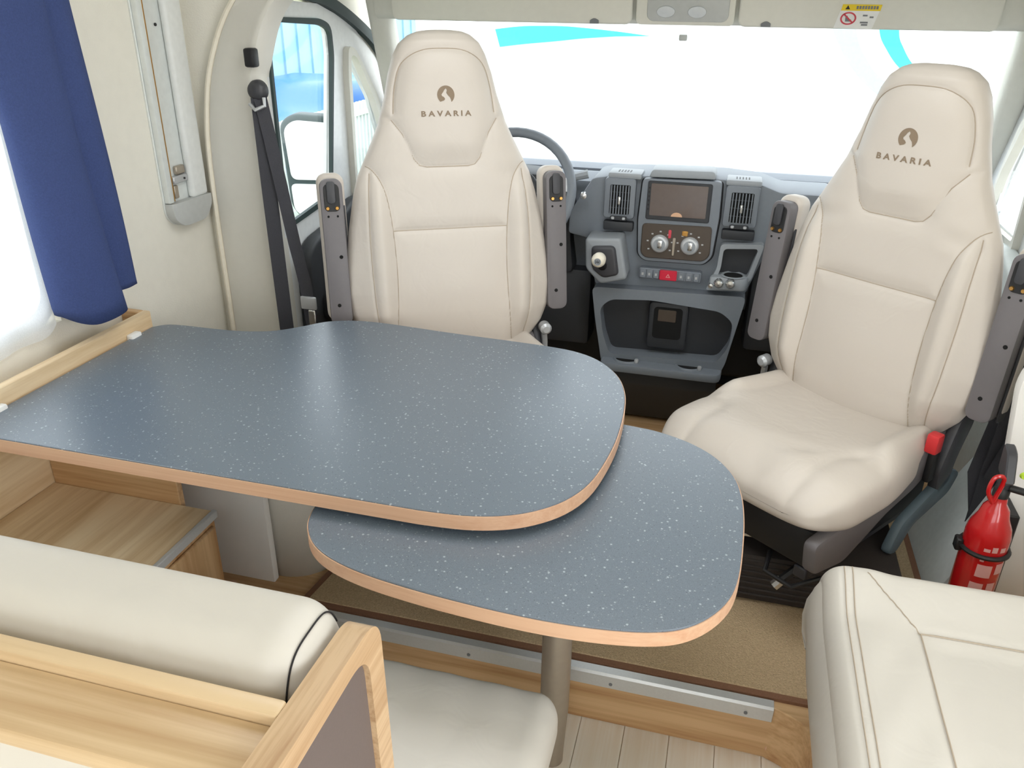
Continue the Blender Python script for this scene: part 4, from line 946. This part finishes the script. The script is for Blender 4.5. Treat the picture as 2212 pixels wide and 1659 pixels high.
# air vents
def vent(x0, x1):
    p = MB().prism(rrect(x0 - 0.018, x1 + 0.016, 0.878, 1.002, 0.01), 'xz', 2.512, 2.54, 0.004, 2).build('vent_panel', 'dash', da)
    MB().prism(rrect(x0, x1, 0.892, 0.982, 0.004), 'xz', 2.5105, 2.513).build('vent_cavity', 'hole', p, smooth=0)
    nsl = 7
    for k in range(nsl):
        xx = x0 + (x1 - x0) * (k + 0.5) / nsl
        MB().box((xx - 0.0016, 2.505, 0.893), (xx + 0.0016, 2.511, 0.981)).build('slat', 'dash', p)
    for k in range(3):
        zz = 0.912 + k * 0.024
        MB().box((x0, 2.5085, zz - 0.001), (x1, 2.511, zz + 0.001)).build('slat', 'dashdark', p)
    xm = (x0 + x1) / 2
    MB().box((xm - 0.004, 2.494, 0.924), (xm + 0.004, 2.506, 0.950), 0.003, 2).build('vent_tab', 'chrome', p)
    s = MB().prism(rrect(x0 + 0.004, x1 - 0.004, 0.872, 0.886, 0.006), 'xz', 2.508, 2.52, 0.002, 1).build('thumb_wheel_panel', 'dashdark', p)
    for q in (x0 + 0.012, x1 - 0.016):
        MB().box((q - 0.004, 2.504, 0.875), (q + 0.006, 2.509, 0.884), 0.002, 1).build('thumb_wheel', 'silver', s)
    MB().box((x0 - 0.016, 2.512, 0.838), (x1 + 0.016, 2.54, 0.868), 0.005, 2).build('blank_panel', 'dashdark', p)
vent(-0.355, -0.293); vent(0.009, 0.074)
# switch strip with hazard button
hs = MB().prism(rrect(-0.247, -0.052, 0.692, 0.727, 0.006), 'xz', 2.508, 2.54, 0.003, 1).build('switch_strip', 'dash', da)
hb = MB().prism(rrect(-0.181, -0.127, 0.6945, 0.7265, 0.004), 'xz', 2.500, 2.512, 0.002, 1).build('hazard_button', 'red', hs, label='red hazard button')
MB().prism([(-0.154 + 0.008 * math.cos(a), 0.709 + 0.008 * math.sin(a)) for a in (PI / 2, PI / 2 + 2 * PI / 3, PI / 2 + 4 * PI / 3)], 'xz', 2.4993, 2.5002,
           holes=([(-0.154 + 0.0048 * math.cos(a), 0.709 + 0.0048 * math.sin(a)) for a in (PI / 2, PI / 2 + 2 * PI / 3, PI / 2 + 4 * PI / 3)],)).build('triangle_mark', 'pinkprint', hb, smooth=0)
for x0 in (-0.243, -0.222, -0.201, -0.123, -0.099, -0.076):
    kk = MB().box((x0, 2.503, 0.697), (x0 + 0.019, 2.510, 0.724), 0.002, 1).build('switch', 'dash', hs)
    MB().box((x0 + 0.006, 2.5022, 0.706), (x0 + 0.012, 2.5032, 0.714)).build('symbol', 'silver', kk)
# gear lever tower
gt = MB().prism(rpoly([(-0.414, 0.826), (-0.303, 0.834), (-0.276, 0.705), (-0.36, 0.682), (-0.408, 0.728)], 0.012, 4), 'xz', 2.44, 2.55, 0.012, 3).build('gear_tower', 'dashlight', da)
MB().prism(rpoly([(-0.392, 0.806), (-0.318, 0.812), (-0.300, 0.72), (-0.35, 0.705), (-0.388, 0.735)], 0.015, 4), 'xz', 2.425, 2.445, 0.010, 3).build('gear_gaiter', 'armdark', gt)
MB().tube([(-0.352, 2.44, 0.742), (-0.358, 2.39, 0.768), (-0.362, 2.36, 0.778)], 0.016, 10, taper=0.010).build('gear_stick', 'black', gt)
gk = MB().lathe([(0, 0.03), (0.012, 0.03), (0.019, 0.024), (0.022, 0.010), (0.020, -0.008), (0.012, -0.018), (0, -0.02)], (-0.355, 2.365, 0.786), 24, 'y').build('gear_knob', 'trimwhite', gt, label='pale round gear knob')
MB().lathe([(0, 0.0312), (0.011, 0.0312), (0.011, 0.029)], (-0.355, 2.365, 0.786), 20, 'y').build('knob_disc', 'dashlight', gk)
for dx in (-0.005, 0, 0.005):
    MB().box((-0.355 + dx - 0.0007, 2.3330, 0.780), (-0.355 + dx + 0.0007, 2.3342, 0.792)).build('shift_mark', 'black', gk)
MB().box((-0.360, 2.3330, 0.7853), (-0.350, 2.3342, 0.7867)).build('shift_mark', 'black', gk)
# cup holder pocket at the right
pk = MB().prism(rpoly([(-0.004, 0.826), (0.124, 0.834), (0.098, 0.72), (0.06, 0.682), (-0.035, 0.676), (-0.008, 0.75)], 0.012, 4), 'xz', 2.50, 2.54,
                holes=(rpoly([(0.006, 0.812), (0.108, 0.820), (0.086, 0.728), (0.05, 0.700), (-0.012, 0.695), (0.004, 0.75)], 0.012, 4),)).build('pocket_frame', 'dashlight', da, smooth=35)
MB().prism(rpoly([(0.002, 0.818), (0.112, 0.826), (0.09, 0.72), (0.05, 0.695), (-0.018, 0.690), (0.0, 0.75)], 0.012, 4), 'xz', 2.532, 2.538).build('pocket_back', 'dashdark', pk, smooth=0)
sh = MB().prism(rpoly([(-0.03, 2.47), (0.085, 2.47), (0.095, 2.535), (-0.01, 2.535)], 0.02, 4), 'xy', 0.690, 0.730, 0.006, 2, holes=()).build('cup_shelf', 'dashlight', pk)
MB().lathe([(0.0, 0.7312), (0.028, 0.7312), (0.028, 0.729)], (0.044, 2.502, 0.0), 24).build('cup_hole', 'hole', sh)
MB().lathe([(0.029, 0.731), (0.034, 0.734), (0.038, 0.731)], (0.044, 2.502, 0.0), 28).build('cup_rim', 'dashlight', sh)
for xq, zq in ((0.003, 0.712), (0.038, 0.714)):
    MB().lathe([(0, 0.012), (0.010, 0.011), (0.015, 0.004), (0.016, -0.004)], (xq, 2.468, zq), 18, 'y').build('chrome_socket', 'chrome', sh)
MB().lathe([(0, 0.008), (0.007, 0.007), (0.009, -0.004)], (-0.020, 2.47, 0.702), 14, 'y').build('chrome_socket', 'chrome', sh)
# lower console
lc_o = rpoly([(-0.392, 0.655), (0.092, 0.668), (0.072, 0.545), (0.054, 0.43), (0.02, 0.352), (-0.318, 0.335), (-0.345, 0.39), (-0.376, 0.549)], 0.02, 4)
lc_h = rpoly([(-0.362, 0.585), (-0.33, 0.618), (-0.2, 0.628), (0.02, 0.612), (0.062, 0.58), (0.060, 0.50), (0.028, 0.438), (-0.322, 0.428), (-0.348, 0.50)], 0.02, 4)
lc = MB().prism(lc_o, 'xz', 2.49, 2.56, holes=(lc_h,)).build('lower_console', 'dash', da, smooth=35)
MB().prism(offset_in(lc_h, -0.012), 'xz', 2.55, 2.58).build('console_recess', 'dashdark', lc)
tn = MB().prism(rrect(-0.205, -0.078, 0.455, 0.615, 0.015), 'xz', 2.515, 2.552, 0.008, 2).build('tunnel_panel', 'dashdark', lc)
MB().prism(rrect(-0.188, -0.096, 0.492, 0.600, 0.012), 'xz', 2.5135, 2.517).build('slot', 'hole', tn, smooth=0)
MB().prism(rrect(-0.174, -0.116, 0.552, 0.592, 0.004), 'xz', 2.511, 2.5145, 0.001, 1).build('slot_insert', 'dashbrown', tn)
trq = MB().prism(rpoly([(-0.345, 2.44), (0.045, 2.44), (0.05, 2.555), (-0.345, 2.555)], 0.03, 4), 'xy', 0.385, 0.414, 0.006, 2).build('cup_tray', 'dash', lc)
for cx_ in (-0.262, -0.058):
    MB().lathe([(0, 0.4148), (0.036, 0.4148), (0.036, 0.412)], (cx_, 2.497, 0), 28).build('cup_hole', 'hole', trq)
    MB().lathe([(0.037, 0.413), (0.042, 0.420), (0.047, 0.413)], (cx_, 2.497, 0), 30).build('cup_rim', 'dash', trq)
    MB().box((cx_ + 0.028, 2.462, 0.413), (cx_ + 0.042, 2.478, 0.428), 0.005, 2).build('cup_clip', 'silver', trq)
MB().prism(rpoly([(2.47, 0.34), (2.47, 0.395), (2.56, 0.395), (2.70, 0.16), (2.58, 0.16)], 0.015, 3), 'yz', -0.335, 0.035, 0.01, 2).build('console_foot', 'dashdark', lc)

# steering wheel
sw = thing('steering_wheel', 'grey steering wheel partly hidden behind the driver seat', 'steering wheel', (-0.668, 2.47, 0.945))
Rw = Matrix.Translation((-0.668, 2.47, 0.945)) @ Matrix.Rotation(math.radians(-32), 4, 'X')
rim = [Rw @ Vector((0.198 * math.cos(a), 0, 0.198 * math.sin(a))) for a in np.linspace(0, 2 * PI, 49)[:-1]]
MB().tube(rim, 0.0155, 12, closed=True).build('rim', 'dash', sw, smooth=60)
hubm = MB().prism(rpoly([(-0.08, -0.07), (0.08, -0.07), (0.095, 0.03), (0.06, 0.07), (-0.06, 0.07), (-0.095, 0.03)], 0.03, 5), 'xz', -0.02, 0.04, 0.012, 3, mat=Rw).build('hub', 'dashdark', sw)
for a0, b0 in (((0.07, 0.02), (0.192, 0.035)), ((-0.07, 0.02), (-0.192, 0.035)), ((0.0, -0.06), (0.0, -0.195))):
    MB().ribbon([Rw @ Vector((a0[0], 0.0, a0[1])), Rw @ Vector((b0[0], 0, b0[1]))], 0.045, 0.018, Rw.to_3x3() @ (Vector((0, 0, 1)) if abs(a0[0]) > 0 else Vector((1, 0, 0)))).build('spoke', 'silver', sw)
MB().tube([(-0.668, 2.53, 0.905), (-0.668, 2.66, 0.83)], 0.045, 14).build('steering_column', 'dashdark', da)
MB().tube([(-0.63, 2.53, 0.945), (-0.53, 2.55, 0.975), (-0.435, 2.56, 1.0)], 0.009, 8, taper=0.014).build('indicator_stalk', 'dashlight', da)
MB().lathe([(0, 0.012), (0.010, 0.010), (0.012, 0), (0.0, -0.004)], (-0.435, 2.50, 0.945), 14, 'y').build('ignition_lock', 'chrome', da)

# ================================================================== VISORS, LAMP, STICKER
VY = HY - 0.045
def visor(x0, x1, lab):
    t = thing('sun_visor', lab, 'sun visor', ((x0 + x1) / 2, VY, 1.44))
    R_ = Matrix.Translation((0, VY, 1.437)) @ Matrix.Rotation(math.radians(14), 4, 'X')
    MB().prism(rrect(x0, x1, 0.0, 0.16, 0.02), 'xz', -0.035, -0.013, 0.008, 3, mat=R_).build('panel', 'headliner', t)
    return t, R_
v1, R1 = visor(-1.085, -0.335, 'folded grey-beige sun visor above the steering wheel')
v2, R2 = visor(-0.035, 0.635, 'folded grey-beige sun visor carrying a warning sticker')
for xx in (-0.445, ): MB().prism([(xx - 0.013 + 0.026 * t, 0.012 + 0.006 * math.sin(PI * t)) for t in np.linspace(0, 1, 8)] + [(xx + 0.013, 0.004), (xx - 0.013, 0.004)], 'xz', -0.040, -0.034, mat=R1).build('clip', 'greyprint', v1)
MB().prism([(0.042 - 0.013 + 0.026 * t, 0.012 + 0.006 * math.sin(PI * t)) for t in np.linspace(0, 1, 8)] + [(0.055, 0.004), (0.029, 0.004)], 'xz', -0.040, -0.034, mat=R2).build('clip', 'greyprint', v2)
stk = MB().prism([(0.222, 0.004), (0.322, 0.004), (0.336, 0.066), (0.236, 0.066)], 'xz', -0.0362, -0.0352, mat=R2).build('warning_sticker', 'white', v2, label='white and yellow warning sticker', smooth=0)
MB().prism([(0.2335, 0.050), (0.3335, 0.050), (0.336, 0.066), (0.236, 0.066)], 'xz', -0.0370, -0.0363, mat=R2).build('yellow_band', 'yellow', stk, smooth=0)
for k in range(8):
    x0 = 0.272 + k * 0.0072
    MB().box((x0, -0.0376, 0.0545), (x0 + 0.005, -0.0371, 0.0625), mat=R2).build('print_mark', 'greyprint', stk, smooth=0)
MB().prism([(0.244, 0.0535), (0.256, 0.0535), (0.250, 0.064)], 'xz', -0.0376, -0.0371, mat=R2).build('print_mark', 'black', stk, smooth=0)
ce_, rr_ = (0.256, 0.030), 0.0165
cir = lambda r: [(ce_[0] + 1.25 * r * math.cos(a), ce_[1] + r * math.sin(a)) for a in np.linspace(0, 2 * PI, 25)[:-1]]
MB().prism(cir(rr_), 'xz', -0.0376, -0.0363, holes=(cir(rr_ - 0.0034),), mat=R2).build('prohibition_ring', 'ringred', stk, smooth=0)
MB().prism([(0.2405, 0.041), (0.244, 0.043), (0.2715, 0.019), (0.268, 0.017)], 'xz', -0.0376, -0.0371, mat=R2).build('prohibition_bar', 'ringred', stk, smooth=0)
MB().prism([(0.249, 0.022), (0.266, 0.022), (0.264, 0.027), (0.257, 0.028), (0.253, 0.037), (0.248, 0.036)], 'xz', -0.0370, -0.0363, mat=R2).build('print_mark', 'greyprint', stk, smooth=0)
for k, (x0, z0, wq) in enumerate(((0.292, 0.036, 0.012), (0.310, 0.032, 0.010), (0.288, 0.018, 0.02), (0.292, 0.012, 0.016))):
    MB().box((x0, -0.0370, z0), (x0 + wq, -0.0363, z0 + 0.004), mat=R2).build('print_mark', 'greyprint', stk, smooth=0)
ol = thing('overhead_lamp', 'grey overhead lamp console with two oval spots above the windscreen', 'lamp', (-0.18, VY, 1.45))
RL = Matrix.Translation((0, VY, 1.437)) @ Matrix.Rotation(math.radians(14), 4, 'X')
MB().prism(rrect(-0.325, -0.045, 0.0, 0.20, 0.015), 'xz', -0.030, 0.0, 0.006, 2, mat=RL).build('console', 'headliner', ol)
hs2 = MB().prism(rrect(-0.292, -0.062, 0.012, 0.15, 0.02), 'xz', -0.036, -0.028, 0.006, 2, mat=RL).build('lamp_housing', 'lampgrey', ol)
for xx in (-0.238, -0.150):
    oval = [(xx + 0.026 * math.cos(a), 0.040 + 0.016 * math.sin(a)) for a in np.linspace(0, 2 * PI, 25)[:-1]]
    MB().prism(oval, 'xz', -0.042, -0.034, 0.003, 2, mat=RL).build('spot_lens', 'lens', hs2)
    MB().prism([(xx + 0.016 * math.cos(a), 0.080 + 0.008 * math.sin(a)) for a in np.linspace(0, 2 * PI, 17)[:-1]], 'xz', -0.040, -0.035, 0.002, 1, mat=RL).build('switch', 'greyprint', hs2)

# ================================================================== OUTSIDE
gr = MB().box((-60, -40, -0.95), (60, 80, -0.85)).build('ground', 'gravel', smooth=0); struct(gr, 'pale ground outside')
mr = thing('door_mirror', 'white and black door mirror outside the driver window', 'mirror', (-1.36, 2.5, 0.9))
RM = Matrix.Translation((-1.435, 2.65, 0.0)) @ Matrix.Rotation(math.radians(12), 4, 'Z')
MB().prism(rpoly([(-0.10, 0.80), (-0.115, 1.09), (-0.07, 1.125), (0.10, 1.115), (0.12, 1.05), (0.11, 0.76), (-0.05, 0.74)], 0.03, 5), 'xz', 0.0, 0.09, 0.02, 3, mat=RM).build('shell', 'seal', mr)
MB().prism(rpoly([(-0.085, 0.90), (-0.097, 1.075), (-0.06, 1.105), (0.095, 1.095), (0.105, 1.04), (0.10, 0.90)], 0.025, 5), 'xz', -0.004, 0.004, mat=RM).build('glass_pane', 'doorwhite', mr, smooth=0)  # white paint stands in for the bright reflection in the mirror
MB().prism(rpoly([(-0.085, 0.79), (-0.09, 0.885), (0.10, 0.885), (0.10, 0.78), (-0.05, 0.765)], 0.02, 5), 'xz', -0.004, 0.004, mat=RM).build('glass_pane', 'doorwhite', mr, smooth=0)  # lower mirror, its bright reflection also painted white
MB().tube([(-1.27, 2.68, 0.86), (-1.35, 2.70, 0.88)], 0.03, 10).build('mount', 'seal', mr)
# white motorhome parked in front
rv = thing('parked_motorhome', 'white motorhome with turquoise and silver graphics parked beyond the windscreen', 'motorhome', (1.5, 7.5, -0.85))
MB().prism(rpoly([(-2.05, -0.35), (5.2, -0.35), (5.2, 2.3), (-1.6, 2.3), (-2.05, 1.9)], 0.12, 5), 'xz', 6.5, 8.6, 0.03, 2).build('body', 'rvwhite', rv)
st1 = cat([(-1.88, 1.275), (-1.66, 1.300), (-1.4, 1.306), (-1.233, 1.300), (-0.95, 1.278), (-0.70, 1.252)], 5) + cat([(-0.95, 1.244), (-1.2, 1.224), (-1.406, 1.200), (-1.65, 1.175), (-1.842, 1.150)], 5)
MB().prism(st1, 'xz', 6.494, 6.499).build('graphic_stripe', 'turquoise', rv, smooth=0)
b1 = cat([(0.50, 1.55), (0.56, 1.32), (0.686, 1.127), (0.84, 0.97), (1.1, 0.80)], 5) + cat([(1.25, 0.85), (0.95, 1.0), (0.80, 1.15), (0.711, 1.317), (0.68, 1.55)], 5)
MB().prism(b1, 'xz', 6.494, 6.499).build('graphic_stripe', 'palegrey', rv, smooth=0)
b2 = cat([(0.82, 1.55), (0.861, 1.315), (0.93, 1.2), (1.03, 1.09), (1.2, 0.97)], 5) + cat([(1.3, 1.02), (1.13, 1.10), (1.03, 1.22), (0.985, 1.317), (0.96, 1.55)], 5)
MB().prism(b2, 'xz', 6.494, 6.499).build('graphic_stripe', 'turquoise', rv, smooth=0)
MB().prism(rrect(3.2, 4.4, 1.0, 1.7, 0.08), 'xz', 6.485, 6.499).build('side_window', 'darkglass', rv, smooth=0)
for xx in (-0.9, 3.6):
    MB().lathe([(0, -0.12), (0.30, -0.12), (0.34, -0.08), (0.34, 0.08), (0.30, 0.12), (0, 0.12)], (xx, 6.72, -0.51), 28, 'y').build('wheel', 'tyre', rv)
# yard at the driver side: blue containers, blue car, fence
def container(loc, size, mat, lab):
    t = thing('container', lab, 'container', (loc[0], loc[1], loc[2]))
    MB().box((loc[0] - size[0] / 2, loc[1] - size[1] / 2, loc[2]), (loc[0] + size[0] / 2, loc[1] + size[1] / 2, loc[2] + size[2]), 0.02, 1).build('body', mat, t)
    for k in range(16):
        xx = loc[0] - size[0] / 2 + (k + 0.5) * size[0] / 16
        MB().box((xx - size[0] / 64, loc[1] - size[1] / 2 - 0.03, loc[2] + 0.15), (xx + size[0] / 64, loc[1] - size[1] / 2 + 0.01, loc[2] + size[2] - 0.15)).build('rib', mat, t)
        
    for k in range(16):
        yy = loc[1] - size[1] / 2 + (k + 0.5) * size[1] / 16
        MB().box((loc[0] + size[0] / 2 - 0.01, yy - size[1] / 64, loc[2] + 0.15), (loc[0] + size[0] / 2 + 0.03, yy + size[1] / 64, loc[2] + size[2] - 0.15)).build('rib', mat, t)
    return t
container((-8.3, 14.0, -0.85), (3.0, 7.0, 2.35), 'bluelight', 'pale blue container in the yard behind the door mirror')
wb_ = MB().box((-6.69, 10.0, -0.85), (-6.66, 10.75, 1.15), 0.01, 1).build('notice_board', 'white'); tag(wb_, 'white rectangular board in the yard against pale blue metal', 'board')
ca = thing('parked_car', 'small blue car seen through the driver window beyond the fence', 'car', (-6.2, 11.0, -0.85))
MB().prism(rpoly([(9.2, -0.6), (9.2, 0.0), (10.0, 0.12), (10.5, 0.44), (11.6, 0.46), (12.2, 0.1), (12.9, 0.0), (12.9, -0.6)], 0.2, 6), 'yz', -6.5, -5.1, 0.12, 3).build('body', 'bluecar', ca)
for yy in (9.9, 12.2):
    MB().lathe([(0, -0.1), (0.28, -0.1), (0.28, 0.1), (0, 0.1)], (-5.2, yy, -0.57), 20, 'x').build('wheel', 'tyre', ca)
fe2 = thing('yard_fence', 'pale metal picket fence outside the driver window', 'fence', (-4.6, 9.0, -0.85))
for zz in (-0.7, 0.14):
    MB().box((-4.63, 6.5, zz), (-4.57, 12.5, zz + 0.05)).build('rail', 'fence', fe2)
pk0 = None
for k in range(60):
    y0 = 6.5 + k * 0.1
    if pk0 is None: o = MB().box((-4.615, y0, -0.85), (-4.585, y0 + 0.045, 0.30)).build('picket', 'fence', fe2); pk0 = o
    else:
        o = bpy.data.objects.new('picket', pk0.data); COL.objects.link(o); o.parent = fe2; o.matrix_parent_inverse = pk0.matrix_parent_inverse.copy(); o.location = (0, k * 0.1, 0)
gs = MB().box((-4.4, 1.0, -0.849), (-2.6, 12.0, -0.80)).build('grass_verge', 'grass', smooth=0); gs['kind'] = 'stuff'; tag(gs, 'strip of green grass outside the driver door', 'grass')
